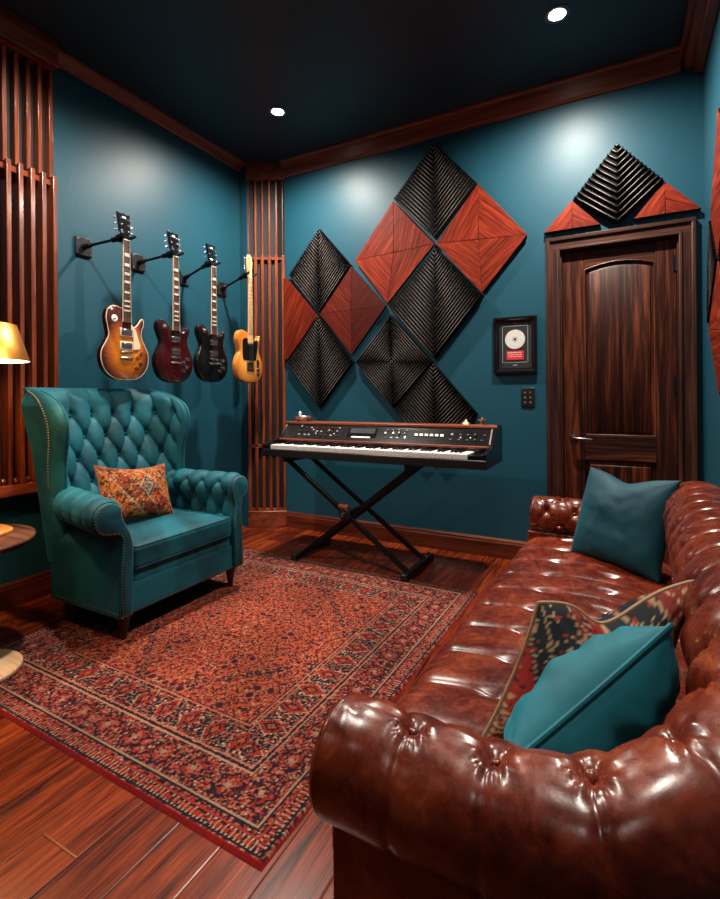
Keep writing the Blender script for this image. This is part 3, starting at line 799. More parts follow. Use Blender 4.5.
# scroll arms
def arm_profile(sgn, ys, zs, r, y_in, y_out, n=120):
    """profile in (distance from chair centre, z): up the inner face, round the scroll, down the outside"""
    ys, y_in, y_out = ys, y_in, y_out
    pts = [(y_in, .30), (y_in-.003, .40), (y_in+.006, .48), (ys-r*.98, zs-.01)]
    for d in range(1, 10): a = R(175-d*(175+75)/9); pts.append((ys+r*math.cos(a), zs+r*math.sin(a)))
    pts += [(y_out+.004, zs-r-.012), (y_out-.006, zs-r-.05), (y_out, .36), (y_out+.002, .25), (y_out, .126)]
    return resample(spline([(a, b, 0) for a, b in pts], 260, False), n)
def make_arm(sgn, ys, zs, r, y_in, y_out, fl0=.125):
    NA, NPa = 130, 120; x0, x1 = -2.46, -1.955; prof, L = arm_profile(sgn, ys, zs, r, y_in, y_out, NPa); secs = []
    top = max(range(NPa), key=lambda j: prof[j].y)
    for k in range(NA):
        x = x0+(x1-x0)*k/(NA-1); sec = []; fl = fl0*(x1-x)/(x1-x0)
        for j, q in enumerate(prof):
            a = prof[max(j-1, 0)]; b = prof[min(j+1, NPa-1)]; tg = (b-a).normalized(); nn = Vector((-tg.y, tg.x))
            v = L*j/(NPa-1); u = (x1-.10-x)/.062; vv = (v-L*top/(NPa-1)+.070)/.085; e = sstep(0, .045, x1-x)
            low = sstep(.05, .14, v)
            if vv <= 0: h = tuft(u, vv); dip = button_dip(u, vv, .25); d = (.026*h-.020*dip-.012)*e*low
            else:
                near = abs(((u+1) % 2)-1); w_ = min(1, vv); f_ = 1-sstep(2.0, 3.2, vv)
                h = tuft(u, 0)*(1-w_)+(1-math.exp(-near/.14))*w_; dip = math.exp(-(near**2+vv*vv)/.06)
                d = (.022*h-.018*dip-.010)*e*f_
            sec.append(Vector((x, YC+sgn*(q.x+nn.x*d-fl*sstep(.40, .55, q.y)), q.y+nn.y*d)))
        sec += [Vector((x, YC+sgn*(y_out-.0), .126)), Vector((x, YC+sgn*(y_in+.004), .126))]
        secs.append(sec)
    # padded front facing
    fr_ = secs[-1]
    c = sum(fr_, Vector((0, 0, 0)))/len(fr_)
    m = MB().loft(secs)
    o = acb(m, 'scroll_arm', M['velvet'], angle=60)
    # raised front panel following the arm outline
    out = [p for p in prof]+[Vector((y_out, .126, 0)), Vector((y_in+.004, .126, 0))]
    cen = [Vector((ys, zs))]
    def inset(d):
        P = []; n = len(out)
        for i in range(n):
            tg = (out[(i+1) % n]-out[i-1]).normalized(); nn = Vector((-tg.y, tg.x)); P.append(Vector((out[i].x-nn.x*d, out[i].y-nn.y*d)))
        return P
    rows = [[Vector((x1+dx, YC+sgn*p.x, p.y)) for p in inset(d)] for d, dx in ((.004, 0), (.004, .010), (.012, .016))]
    acb(MB().loft(rows), 'arm_front_panel', M['velvet'], angle=60)
    rim = [Vector((x1+.0145, YC+sgn*p.x, p.y)) for p in inset(.011)]
    acb(nails(rim[8:122], .0125, .0037), 'nailhead_trim', M['antique'])
    # buttons on the inner face
    for row in (0, 1):
        for k in range(0, 7):
            if (k+row) % 2: continue
            x = x1-.10-k*.062; v = L*top/(NPa-1)-.070-row*.085
            if x < -2.42 or v < .05: continue
            q = prof[int(round(v/L*(NPa-1)))]
            acb(MB().sphere((x, YC+sgn*(q.x+.022-fl0*(x1-x)/(x1+2.46)), q.y-.004), .0095, 10, 6), 'upholstery_button', M['velvet'])
make_arm(-1, .445, .577, .074, .325, .393)
make_arm(1, .375, .580, .070, .322, .393, .02)
# seat base, apron and cushion
def rbox(x0, x1, y0, y1, z0, z1, r, crown_=0, n=26):
    """soft rounded cushion: superellipsoid-like box"""
    cx, cy, cz = (x0+x1)/2, (y0+y1)/2, (z0+z1)/2; hx, hy, hz = (x1-x0)/2, (y1-y0)/2, (z1-z0)/2
    bm = bmesh.new(); bmesh.ops.create_cube(bm, size=2); bmesh.ops.subdivide_edges(bm, edges=bm.edges[:], cuts=n, use_grid_fill=True)
    m = MB(); vs = []
    for v in bm.verts:
        p = Vector((v.co.x*hx, v.co.y*hy, v.co.z*hz)); q = Vector((max(-hx+r, min(hx-r, p.x)), max(-hy+r, min(hy-r, p.y)), max(-hz+r, min(hz-r, p.z))))
        d = p-q
        if d.length > 1e-9: p = q+d.normalized()*r
        bul = (1-v.co.x**2)*(1-v.co.y**2)
        p.z += crown_*math.sqrt(max(0, bul))*(1 if v.co.z > 0 else .3 if v.co.z < -2 else 0)
        vs.append(p+Vector((cx, cy, cz)))
    bm.verts.index_update()
    m.add(vs, [tuple(v.index for v in f.verts) for f in bm.faces]); bm.free(); return m
acb(rbox(-2.44, -1.962, YC-.39, YC+.39, .118, .262, .012, 0, 8), 'seat_base', M['velvet'], angle=60)
acb(rbox(-2.42, -1.968, YC-.325, YC+.325, .245, .325, .022, 0, 14), 'apron_roll', M['velvet'], angle=180)
cu = acb(rbox(-2.50, -1.945, YC-.316, YC+.316, .314, .426, .026, .016, 26), 'seat_cushion', M['velvet'], angle=180)
for z in (.4185, .3215):
    x0, x1, y0, y1 = -2.47, -1.952, YC-.309, YC+.309
    acb(MB().tube([(x0, y1, z), (x1-.02, y1, z), (x1-.006, y1-.006, z), (x1, y1-.02, z), (x1, y0+.02, z), (x1-.006, y0+.006, z), (x1-.02, y0, z), (x0, y0, z)], .0045, 8), 'cushion_piping', M['velvet'])
acb(nails([(-1.958, YC-.39, .135), (-1.958, YC+.39, .135)], .013, .0033), 'nailhead_trim', M['antique'])
acb(nails([(-2.42, YC-.395, .146), (-1.96, YC-.395, .146)], .013, .0033), 'nailhead_trim', M['antique'])
def chair_leg(x, y):
    m = MB().lathe([(.001, .012), (.013, .012), (.015, .03), (.018, .05), (.026, .095), (.030, .118), (.034, .122), (.034, .135), (.001, .135)], 20, (x, y, 0))
    return acb(m, 'turned_leg', M['dark_wood'])
for x, y in ((-1.995, YC-.34), (-1.995, YC+.345), (-2.38, YC-.33), (-2.38, YC+.33)): chair_leg(x, y)

# ------------------------------------------------------------------ scatter pillows
def vcol_mat(name, rough=.85, bump=.35, scale=500):
    t = NT(name); a = t.n.new('ShaderNodeVertexColor'); a.layer_name = 'pattern'
    n = t.noise(t.coord(), scale, 2); c = t.mix(.35, a.outputs[0], t.mix(n, (0, 0, 0), a.outputs[0]))
    t.set(color=c, rough=rough, spec=.10); t.bump(n, bump, .0015); return t.m
M['woven'] = vcol_mat('woven_pattern')
def hsh(a, b, c=0):
    x = np.sin(a*127.1+b*311.7+c*74.7)*43758.5453; return x-np.floor(x)
def vor(x, y, s, seed=0, jit=.8):
    """cell noise on arrays: distance to nearest and second, cell id"""
    x = x/s; y = y/s; ix = np.floor(x); iy = np.floor(y); d1 = np.full(x.shape, 9.); d2 = np.full(x.shape, 9.); cid = np.zeros(x.shape)
    for dx in (-1, 0, 1):
        for dy in (-1, 0, 1):
            cx = ix+dx; cy = iy+dy; px = cx+.5+(hsh(cx, cy, seed)-.5)*jit; py = cy+.5+(hsh(cx, cy, seed+5)-.5)*jit
            d = np.hypot(x-px, y-py); h = hsh(cx, cy, seed+9)
            m = d < d1; d2 = np.where(m, d1, np.minimum(d2, d)); cid = np.where(m, h, cid); d1 = np.where(m, d, d1)
    return d1, d2, cid
def pick(cid, cols):
    cols = np.array(cols); return cols[np.minimum((cid*len(cols)).astype(int), len(cols)-1)]
def over(base, mask, col):
    mask = np.clip(mask, 0, 1)[..., None]; return base*(1-mask)+np.array(col)*mask
def set_vcol(me, cols):
    a = me.color_attributes.new('pattern', 'FLOAT_COLOR', 'POINT'); arr = np.ones((len(me.vertices), 4), dtype=np.float32); arr[:, :3] = cols; a.data.foreach_set('color', arr.ravel())
def pillow(name, label, a, b, T, mat, frame, shear=False, chop=0, group=None, cat='cushion', pattern=None, n=60, piping=None, seed=1, wr=.006, pin=.07, sag=0):
    """a, b half sizes, T half thickness; frame = (origin, x axis, y axis) with y up along the pillow"""
    o, ax, ay = [Vector(q) for q in frame]; ax.normalize()
    ay = ay.normalized() if shear else (ay-ax*ay.dot(ax)).normalized()
    az = ax.cross(ay).normalized()
    th = thing(name, label, cat, o, group)
    bm_v = []; uv = []
    def pos(u, v, side):
        x = a*u*(1-pin*(1-abs(u)**3)*0-pin*(1-v*v)*abs(u)**3); y = b*v*(1-pin*(1-u*u)*abs(v)**3)
        t = T*(max(0, (1-abs(u)**2.4)*(1-abs(v)**2.4)))**.52
        if chop:
            k = math.exp(-(u/.42)**2)*sstep(-.5, 1, v); y -= chop*k; t *= (1+.25*k)
        y -= sag*(1-u*u)*sstep(-.2, 1, v)
        w_ = wr*noise.noise(Vector((u*2.2+seed*3.1, v*2.2, side*4+seed)))*(1-abs(u)**4)*(1-abs(v)**4)
        w_ += wr*.45*noise.noise(Vector((u*5+v*2+seed, v*4-u*1.5, side*3)))*(1-abs(u)**4)*(1-abs(v)**4)
        for q in range(2):
            # corner gathers
            cx, cy = (1, 1) if q == 0 else (-1, 1)
            w_ += wr*.35*math.sin(14*math.atan2(cy*1.02-v, cx*1.02-u))*math.exp(-3*math.hypot(cx-u, cy-v))*(1-abs(u)**6)*(1-abs(v)**6)
        return ax*x+ay*y+az*(side*t+w_*side)
    idx = {}
    vs = []; fs = []
    for side in (1, -1):
        for i in range(n+1):
            for j in range(n+1):
                edge = i in (0, n) or j in (0, n)
                key = (0 if edge else side, i, j)
                if key in idx: continue
                u = -math.cos(PI*i/n)*.35+(2*i/n-1)*.65; v = -math.cos(PI*j/n)*.35+(2*j/n-1)*.65
                idx[key] = len(vs); vs.append(pos(u, v, side if not edge else 1e-9)); uv.append((u, v, side))
    for side in (1, -1):
        g = lambda i, j: idx[(0 if (i in (0, n) or j in (0, n)) else side, i, j)]
        for i in range(n):
            for j in range(n):
                q = (g(i, j), g(i+1, j), g(i+1, j+1), g(i, j+1)); fs.append(q if side > 0 else q[::-1])
    m = MB(); m.add(vs, fs); ob = m.build('cushion_cover', mat, th, angle=180)
    if pattern is not None:
        arr = np.array(uv); set_vcol(ob.data, pattern(arr[:, 0]*a, arr[:, 1]*b, arr[:, 2]))
    if piping:
        rim = [pos(-1+2*i/40, -1, 1e-9) for i in range(40)]+[pos(1, -1+2*i/40, 1e-9) for i in range(40)]+[pos(1-2*i/40, 1, 1e-9) for i in range(40)]+[pos(-1, 1-2*i/40, 1e-9) for i in range(40)]
        MB().tube(rim, .0048, 8, False, closed=True).build('piping', piping, th)
    return th
def kilim_orange(x, y, side):
    w1 = .012*np.sin(x*38+y*21); q = (x*.8+y*.6+w1)/.085; band = np.floor(q) % 3; fq = q-np.floor(q)
    d1, d2, cid = vor(x+w1, y, .050, 3, .95); e1, e2, eid = vor(x, y+w1, .0125, 8, 1.0); g1, g2, gid = vor(x, y, .022, 12, 1.0)
    c = np.where((band == 0)[..., None], np.array((.46, .040, .014)), np.where((band == 1)[..., None], np.array((.52, .13, .022)), np.array((.30, .055, .022))))
    c = over(c, (gid > .72), (.46, .17, .035)); c = over(c, (gid < .12), (.11, .022, .015))
    c = over(c, (e1 < .36)*(eid > .62), (.035, .026, .024)); c = over(c, (e1 < .34)*(eid < .22), (.48, .33, .19))
    rr = np.abs(x-.035)/.055+np.abs(y-.02)/.075
    for lo_, hi_, cc in ((0, 1.0, (.44, .31, .19)), (0, .82, (.07, .035, .03)), (0, .62, (.35, .25, .17)), (0, .34, (.10, .09, .09))): c = over(c, (rr > lo_-1)*(rr < hi_)*(e1 > .16), cc)
    c = over(c, (d2-d1 < .07), (.055, .025, .02)); c = over(c, (fq < .07), (.42, .28, .15))
    return c*.95
def kilim_dark(x, y, side):
    w1 = .006*np.sin(x*60+y*33); q = (x*.92+.38*y+w1)/.040; band = np.floor(q) % 4; fq = q-np.floor(q)
    d1, d2, cid = vor(x+w1, y, .026, 4, .9); e1, e2, eid = vor(x, y+w1, .0085, 9, 1.0)
    red = np.array((.24, .018, .014)); navy = np.array((.014, .016, .020)); tan = np.array((.34, .22, .12))
    c = np.where((band == 0)[..., None], red, np.where((band == 2)[..., None], navy, np.where((band == 1)[..., None], navy*1.2, np.array((.15, .020, .016)))))
    c = over(c, (e1 < .38)*(eid > .80), tan); c = over(c, (e1 < .36)*(eid < .18), (.012, .012, .015)); c = over(c, (e1 < .36)*(eid > .50)*(eid < .60), (.22, .035, .02))
    c = over(c, (np.abs(d1-.33) < .07)*(cid > .5)*(band % 2 > 0), tan*.9); c = over(c, (d1 < .15)*(cid > .5), (.25, .035, .02)); c = over(c, (fq < .09), tan*.8); c = over(c, (fq > .94), navy)
    return c
M['tan_cord'] = simple('tan_piping_cord', (.30, .17, .09), .75)
M['brown_cord'] = simple('brown_piping_cord', (.22, .07, .035), .8)
pillow('lumbar_cushion', 'orange and red kilim cushion leaning in the teal armchair', .215, .150, .065, M['woven'],
       ((-2.325, 1.768, .592), (.02, 1, -.10), (-.38, .10, 1)), cat='cushion', pattern=kilim_orange, piping=M['brown_cord'], seed=2, sag=.02)
pillow('throw_pillow', 'deep teal velvet pillow propped at the far end of the sofa', .190, .182, .070, M['velvet_dark'],
       ((-.004, 2.120, .622), (.293, -.225, 0), (.12, .05, .325)), seed=5, chop=.03, wr=.006)
pillow('throw_pillow', 'patterned red and navy kilim pillow with a dented top on the sofa', .152, .140, .095, M['woven'],
       ((-.058, 1.032, .590), (.246, .123, .04), (.086, .083, .23)), shear=True, cat='cushion', pattern=kilim_dark, piping=M['tan_cord'], seed=8, chop=.055, wr=.012)
pillow('throw_pillow', 'bright teal velvet pillow nearest the viewer, in the near sofa corner', .165, .115, .082, M['velvet_blue'],
       ((-.046, .876, .576), (.178, .150, .145), (-.1, -.75, .55)), seed=11, piping=M['velvet_blue'], wr=.020)

# ------------------------------------------------------------------ rug
RX0, RX1, RY0, RY1 = -2.425, -.725, .905, 2.725
def make_rug():
    W, Ln = RX1-RX0, RY1-RY0; st = .0032; nx, ny = int(W/st), int(Ln/st)
    X, Y = np.meshgrid(np.linspace(0, W, nx+1), np.linspace(0, Ln, ny+1), indexing='ij')
    dx = np.minimum(X, W-X); dy = np.minimum(Y, Ln-Y); D = np.minimum(dx, dy)
    al = np.where(dx < dy, Y-Ln/2, X-W/2)          # coordinate along the border
    wob = .004*np.sin(X*41+Y*17)+.003*np.sin(Y*53-X*23); xs, ys = X+wob, Y+.004*np.sin(X*37-Y*29)
    sx = np.abs(xs-W/2); sy = np.abs(ys-Ln/2)       # mirrored for a symmetrical design
    red = np.array((.36, .030, .020)); rust = np.array((.50, .066, .022)); navy = np.array((.016, .013, .020)); cream = np.array((.55, .33, .21)); pink = np.array((.50, .14, .085)); wine = np.array((.085, .011, .016)); org = np.array((.44, .12, .045))
    def ornament(c, s, seed, cores, outline, ringc, thr=.5):
        d1, d2, cid = vor(sx, sy, s, seed, .55)
        c = over(c, (d1 < .42)*(cid > 1-thr), ringc); m = (d1 < .30)*(cid > 1-thr); c = np.where(m[..., None], pick((cid*7.3) % 1, cores), c)
        c = over(c, (d1 < .11)*(cid > 1-thr), outline); return c
    def speck(c, s, seed, col, lo, hi, r=.3):
        d1, d2, cid = vor(sx, sy, s, seed, .95); return over(c, (d1 < r)*(cid > lo)*(cid < hi), col)
    def vine(c, s, seed, col, w=.06):
        d1, d2, cid = vor(sx, sy, s, seed, .9); return over(c, (d2-d1 < w), col)
    # field
    f = np.broadcast_to(rust, X.shape+(3,)).copy()
    med = np.hypot((sx-.0)/.34, (sy)/.48)
    f = over(f, (np.abs((sx/.60+sy/.62)-1) < .03), navy)
    f = vine(f, .023, 31, pink, .11); f = speck(f, .0135, 32, navy, .0, .34, .40); f = speck(f, .0105, 36, cream*.95, .6, .80, .36); f = speck(f, .012, 33, org, .78, 1, .4)
    q1, q2 = xs-W/2, ys-Ln/2; la = np.abs(((q1+q2*.86)/.105) % 1-.5); lb = np.abs(((q1-q2*.86)/.105) % 1-.5); kp = vor(sx, sy, .010, 37, 1.0)[2]; f = over(f, ((la < .035) | (lb < .035))*(kp > .3), navy); rc = np.hypot(.5-la, .5-lb); f = over(f, (rc < .20)*(kp > .15), wine); f = over(f, (rc < .14)*(kp > .2), pink); f = over(f, rc < .07, navy); f = ornament(f, .050, 34, [red, rust, wine, red], navy, pink*.9, .32); f = speck(f, .009, 39, wine, .0, .38, .42)
    # inner border: navy with medallions
    b1 = np.broadcast_to(navy, X.shape+(3,)).copy()
    b1 = vine(b1, .020, 41, cream*.6, .10); b1 = speck(b1, .0125, 42, cream, .55, .82, .38); b1 = speck(b1, .012, 43, red, .0, .42, .42)
    per = .115; aa = (al/per) % 1-.5; t2 = (D-.235)/.115-.5
    rr = np.abs(aa)*1.0+np.abs(t2)*.62; 
    keep = (vor(sx, sy, .0085, 45, 1.0)[2] > .22); b1 = over(b1, (rr < .36)*keep, cream*.85); b1 = over(b1, (rr < .32), red*.9); b1 = speck(b1, .010, 46, navy, .0, .3, .45); b1 = over(b1, (rr < .19)*keep, navy); b1 = over(b1, (rr < .11)*keep, org*.8)
    # outer border: wine red with rosettes and vines
    b2 = np.broadcast_to(wine, X.shape+(3,)).copy()
    b2 = vine(b2, .018, 51, pink*.62, .15); b2 = vine(b2, .034, 58, navy*1.1, .16); b2 = speck(b2, .0125, 52, pink, .0, .3, .4); b2 = speck(b2, .011, 53, cream*.9, .82, 1, .36); b2 = speck(b2, .012, 54, red*1.1, .3, .62, .44); b2 = speck(b2, .012, 57, navy, .62, .84, .42)
    per = .135; aa = (al/per) % 1-.5; t2 = (D-.075)/.135-.5; rr = np.hypot(aa, t2*.95)
    keep = (vor(sx, sy, .008, 55, 1.0)[2] > .3); ph = np.arctan2(t2, aa); rr = rr*(1+.16*np.cos(ph*6)); b2 = over(b2, (rr < .31), navy); b2 = over(b2, (rr < .25)*keep, red*.8); b2 = speck(b2, .009, 56, pink*.8, .0, .22, .42); b2 = over(b2, (rr < .15)*keep, pink*.8); b2 = over(b2, (rr < .06), cream*.7)
    col = f
    col = np.where((D < .365)[..., None], b1, col)
    col = np.where((D < .215)[..., None], b2, col)
    def line(c, d0, d1, colr): return over(c, (D > d0)*(D < d1), colr)
    for d0, d1, cc in ((.358, .364, pink), (.366, .371, navy), (.340, .346, org), (.222, .228, pink), (.212, .219, navy), (.205, .210, cream*.8), (.076, .081, cream*.7), (.070, .075, navy)): col = line(col, d0, d1, cc)
    # narrow guard stripe with reciprocal teeth
    cell = np.abs((al/.028) % .5-.25)*4
    gc = np.where((cell > .52)[..., None], cream*.85, navy); gc = over(gc, (np.abs((D-.036)/.018) < .45)*(cell < .8), red*.9); gc = speck(gc, .010, 61, navy, .0, .35, .42)
    col = np.where(((D > .020) & (D < .052))[..., None], gc, col)
    col = line(col, .050, .055, red); col = line(col, .014, .021, navy); col = np.where(((dy < .012) | (dx < .006))[..., None], np.array((.27, .011, .011)), col)
    # worn pile: large soft variation and abrash
    v1, v2, vid = vor(X+.05*np.sin(Y*7), Y, .33, 71, 1.0)
    wear = .86+.22*np.sin(Y*9+np.sin(X*5)*1.5)*.5+.10*np.sin(X*13+Y*4)
    col = col*wear[..., None]*(.54+.36*hsh(np.floor(X/.0032), np.floor(Y/.0032), 77))[..., None]
    zz = .0085+.0015*hsh(np.arange(nx+1)[:, None]*1.0, np.arange(ny+1)[None, :]*1.0, 3)
    zz = np.where(D < .004, .0, zz)
    vs = np.stack([X-W/2, Y-Ln/2, zz], -1).reshape(-1, 3)
    I = np.arange((nx+1)*(ny+1)).reshape(nx+1, ny+1)
    fs = np.stack([I[:-1, :-1], I[1:, :-1], I[1:, 1:], I[:-1, 1:]], -1).reshape(-1, 4)
    me = bpy.data.meshes.new('persian_rug'); me.vertices.add(len(vs)); me.vertices.foreach_set('co', vs.astype(np.float32).ravel())
    me.loops.add(fs.size); me.loops.foreach_set('vertex_index', fs.astype(np.int32).ravel()); me.polygons.add(len(fs)); me.polygons.foreach_set('loop_start', np.arange(0, fs.size, 4, dtype=np.int32))
    me.update(); me.validate(); me.shade_smooth()
    set_vcol(me, col.reshape(-1, 3)); me.materials.append(M['rug'])
    o = bpy.data.objects.new('persian_rug', me); COL.objects.link(o); o.location = ((RX0+RX1)/2, (RY0+RY1)/2, .001); o.rotation_euler = (0, 0, R(-1.1))
    return tag(o, 'red and navy Persian style rug with patterned borders on the plank floor', 'rug')
M['rug'] = vcol_mat('rug_pile', .95, .5, 700)
make_rug()
# ------------------------------------------------------------------ guitars
def offset_poly(P, d):
    out = []; n = len(P)
    for i in range(n):
        tg = (P[(i+1) % n]-P[i-1]).normalized(); nn = Vector((-tg.y, tg.x)); out.append(Vector((P[i].x-nn.x*d, P[i].y-nn.y*d)))
    return out
def burst_mat(name, core, mid, edge, rough=.12, cy=.17, sx=.155, sy=.21, e0=.55, e1=.98):
    t = NT(name); x, y, z = t.sep(t.coord())[0:3]
    a = t.math('DIVIDE', y, sx); b = t.math('DIVIDE', t.math('SUBTRACT', z, cy), sy)
    r = t.math('SQRT', t.math('ADD', t.math('MULTIPLY', a, a), t.math('MULTIPLY', b, b)))
    fl = t.noise(t.coord(scale=(6, 6, 60)), 1.4, 3); r2 = t.math('ADD', r, t.math('MULTIPLY', t.math('SUBTRACT', fl, .5), .22))
    t.set(color=t.ramp(r2, [(.25, core), (e0, mid), (e1, edge)]), rough=rough, coat=.7, coat_rough=.05); return t.m
GM = {
 'burst': burst_mat('sunburst_lacquer', (.78, .27, .025), (.62, .16, .015), (.075, .012, .014)),
 'wine': burst_mat('wine_lacquer', (.085, .006, .008), (.050, .004, .006), (.020, .003, .004)),
 'black': burst_mat('black_lacquer', (.006, .005, .006), (.005, .005, .006), (.004, .004, .004)),
 'butter': burst_mat('butterscotch_lacquer', (.80, .36, .075), (.72, .28, .05), (.50, .15, .02), .16, e0=.7, e1=1.2),
 'burst_back': simple('guitar_back_red', (.018, .003, .004), .2), 'wine_back': simple('guitar_back_wine', (.010, .002, .003), .2),
 'black_back': simple('guitar_back_black', (.005, .005, .005), .2), 'butter_back': simple('guitar_back_butter', (.55, .19, .03), .2)}
LP = [(0, 0), (.075, .008), (.130, .045), (.160, .105), (.160, .165), (.132, .222), (.112, .262), (.113, .305), (.128, .345), (.124, .378), (.106, .372), (.082, .340), (.052, .318), (.026, .330), (.026, .400), (-.03, .428), (-.08, .436), (-.118, .412), (-.130, .362), (-.120, .305), (-.114, .262), (-.134, .218), (-.162, .165), (-.162, .105), (-.132, .045), (-.075, .008)]
DC = [(0, 0), (.075, .008), (.128, .045), (.155, .105), (.154, .165), (.126, .225), (.108, .268), (.114, .312), (.128, .352), (.124, .380), (.106, .376), (.080, .350), (.052, .338), (.026, .346), (-.024, .352), (-.048, .372), (-.078, .402), (-.112, .412), (-.138, .392), (-.144, .350), (-.126, .305), (-.112, .265), (-.130, .222), (-.157, .165), (-.157, .105), (-.130, .045), (-.075, .008)]
TC = [(0, 0), (.08, .006), (.132, .036), (.158, .100), (.155, .165), (.122, .232), (.112, .270), (.122, .315), (.134, .360), (.124, .385), (.098, .352), (.062, .330), (.030, .340), (.030, .392), (-.02, .402), (-.085, .414), (-.132, .390), (-.148, .335), (-.132, .280), (-.125, .242), (-.142, .205), (-.162, .150), (-.158, .085), (-.128, .032), (-.08, .006)]
def guitar(kind, x, y, zb, label, outline, binding=None, guard=None, tele=False, fret='rosewood', head='black', rot=0, tilt=0, pick='nickel', crown_=.010):
    """guitar hanging upright; front looks along +X, z up, y to the player's right seen from the front"""
    o = Vector((x, y, zb)); th = thing('electric_guitar', label, 'guitar', o, 'guitars hung on the left wall', R(rot))
    def b(m, nm, mat, parent=th, **k): return m.build(nm, mat, parent, **k)
    P = [Vector((p.x, p.y)) for p in spline([(a, c, 0) for a, c in outline], 150)]
    f = lambda p, xx: Vector((xx, p.x, p.y))
    d = .042
    rows = [[f(p, xx) for p in offset_poly(P, q)] for q, xx in ((-.008, -d), (0, -d+.006), (0, -.004), (-.003, 0))]
    side = MB().loft(rows); b(side, 'guitar_body', GM[kind+'_back'], angle=50)
    rows = [[f(p, xx) for p in offset_poly(P, q)] for q, xx in ((-.003, -.001), (-.0035, .0015), (-.006, .003), (-.009, .0045))]
    top = MB().loft(rows); b(top, 'body_top', GM[kind], angle=50)
    if binding: b(MB().tube([f(p, -.001) for p in offset_poly(P, -.0015)], .0032, 6, False, closed=True), 'body_binding', M[binding])
    zt = .0045
    nz0, nz1 = (.392 if tele else .420), .830+0*1      # neck joint and nut heights
    fb0 = .345 if not tele else .318
    nzn = .835
    # neck and fingerboard
    secs = []
    for z in (.30, .40, .55, .70, nzn):
        w = .0285-.0065*(z-.30)/(nzn-.30); secs.append([Vector((zt+.006-(.0 if a in (0, PI) else 0)-.020*math.sin(a), w*math.cos(a), z)) for a in [PI*i/8 for i in range(9)]])
    b(MB().loft(secs), 'neck', M['maple'] if tele else GM[kind+'_back'], angle=60)
    m = MB(); w0, w1 = .0285, .0218
    m.loft([[Vector((zt+.004, -w, z)), Vector((zt+.010, -w+.001, z)), Vector((zt+.0115, 0, z)), Vector((zt+.010, w-.001, z)), Vector((zt+.004, w, z))] for z, w in ((fb0, w0), (nzn, w1))])
    b(m, 'fingerboard', M['maple'] if tele else M[fret])
    sl = nzn-.185; zs = [nzn-sl*(1-2**(-k/12))*.985 for k in range(0, 22)]
    wz = lambda z: w0+(w1-w0)*(z-fb0)/(nzn-fb0)
    for z in zs[1:]:
        if z > fb0+.004:
            m = MB(); m.box(zt+.0095, zt+.0128, -wz(z)+.001, wz(z)-.001, z-.0009, z+.0009); b(m, 'fret_wire', M['nickel'])
    for k in (3, 5, 7, 9, 12, 15, 17, 19):
        m = MB()
        z = (zs[k]+zs[k-1])/2; hh = (zs[k-1]-zs[k])*.32; ww = wz(z)
        if tele: m.lathe([(.0005, 0), (.0032, 0), (.0032, .001), (.0005, .001)], 10, (zt+.0112, 0, z), axis='x')
        else: m.box(zt+.0098, zt+.0122, -ww*.72, ww*.72, z-hh, z+hh)
        b(m, 'fret_inlay', M['black_satin'] if tele else M['inlay'])
    if not tele:      # edge binding of the fingerboard
        for s_ in (-1, 1): b(MB().loft([[Vector((zt+.0045, s_*(w-.0015), z)), Vector((zt+.0108, s_*(w-.0015), z)), Vector((zt+.0108, s_*(w+.001), z)), Vector((zt+.0045, s_*(w+.001), z))] for z, w in ((fb0, w0), (nzn, w1))]), 'neck_binding', M['cream'])
    b(MB().box(zt+.004, zt+.0135, -w1, w1, nzn, nzn+.005), 'nut', M['ivory'])
    # headstock
    if tele: H = [(-.022, 0), (-.021, .03), (-.030, .055), (-.030, .16), (-.022, .178), (.0, .182), (.018, .165), (.020, .145), (.030, .125), (.022, .06), (.0215, 0)]
    else: H = [(-.0215, 0), (-.024, .03), (-.037, .055), (-.041, .14), (-.043, .165), (-.020, .158), (0, .166), (.020, .158), (.043, .165), (.041, .14), (.037, .055), (.024, .03), (.0215, 0)]
    ang = R(8 if not tele else 0)
    hz = lambda p, xx: Vector((zt+.006+xx-math.sin(ang)*p[1], p[0], nzn+.005+math.cos(ang)*p[1]))
    hd = b(MB().prism(H, lambda p: hz(p, -.014), lambda p: hz(p, .001)), 'headstock', M['maple'] if tele else M['black_gloss'], bevel=.0015)
    tun = [(s_, z) for z in (.052, .090, .128) for s_ in (-1, 1)] if not tele else [(-1, .038+.022*i) for i in range(6)]
    if not tele:
        m = MB().box(-.001, .0012, -.012, .012, -.006, .006); m.v = [hz((p.y, .138+p.z), .001+p.x) for p in m.v]; b(m, 'headstock_inlay', M['inlay'])
    for s_, z in tun:
        m = MB(); yy = s_*(.024 if not tele else .016); q = hz((yy, z), 0)
        m.lathe([(.0005, -.003), (.0055, -.003), (.0055, .003), (.003, .004), (.003, .011), (.0005, .011)], 10, q, axis='x')
        m.tube([q+Vector((-.014, 0, 0)), q+Vector((-.014, s_*.026, 0))], .0022, 6); m.sphere(q+Vector((-.014, s_*.033, 0)), .0085, 8, 6, .6, .9, .9)
        b(m, 'tuner', M['nickel'])
    # hardware
    def pickup(z, w=.036, h=.0185, mat='nickel', ring=None):
        if ring: b(MB().box(zt-.002, zt+.005, -w-.007, w+.007, z-h-.006, z+h+.006), 'pickup_ring', M[ring], bevel=.002)
        p = b(MB().box(zt-.002, zt+.010, -w, w, z-h, z+h), 'pickup', M[mat], bevel=.002)
        m = MB()
        for i in range(6): m.lathe([(.0004, 0), (.0022, 0), (.0022, .0008), (.0004, .0008)], 8, (zt+.010, -.026+i*.0104, z+.007), axis='x')
        b(m, 'pole_pieces', M['steel'], p)
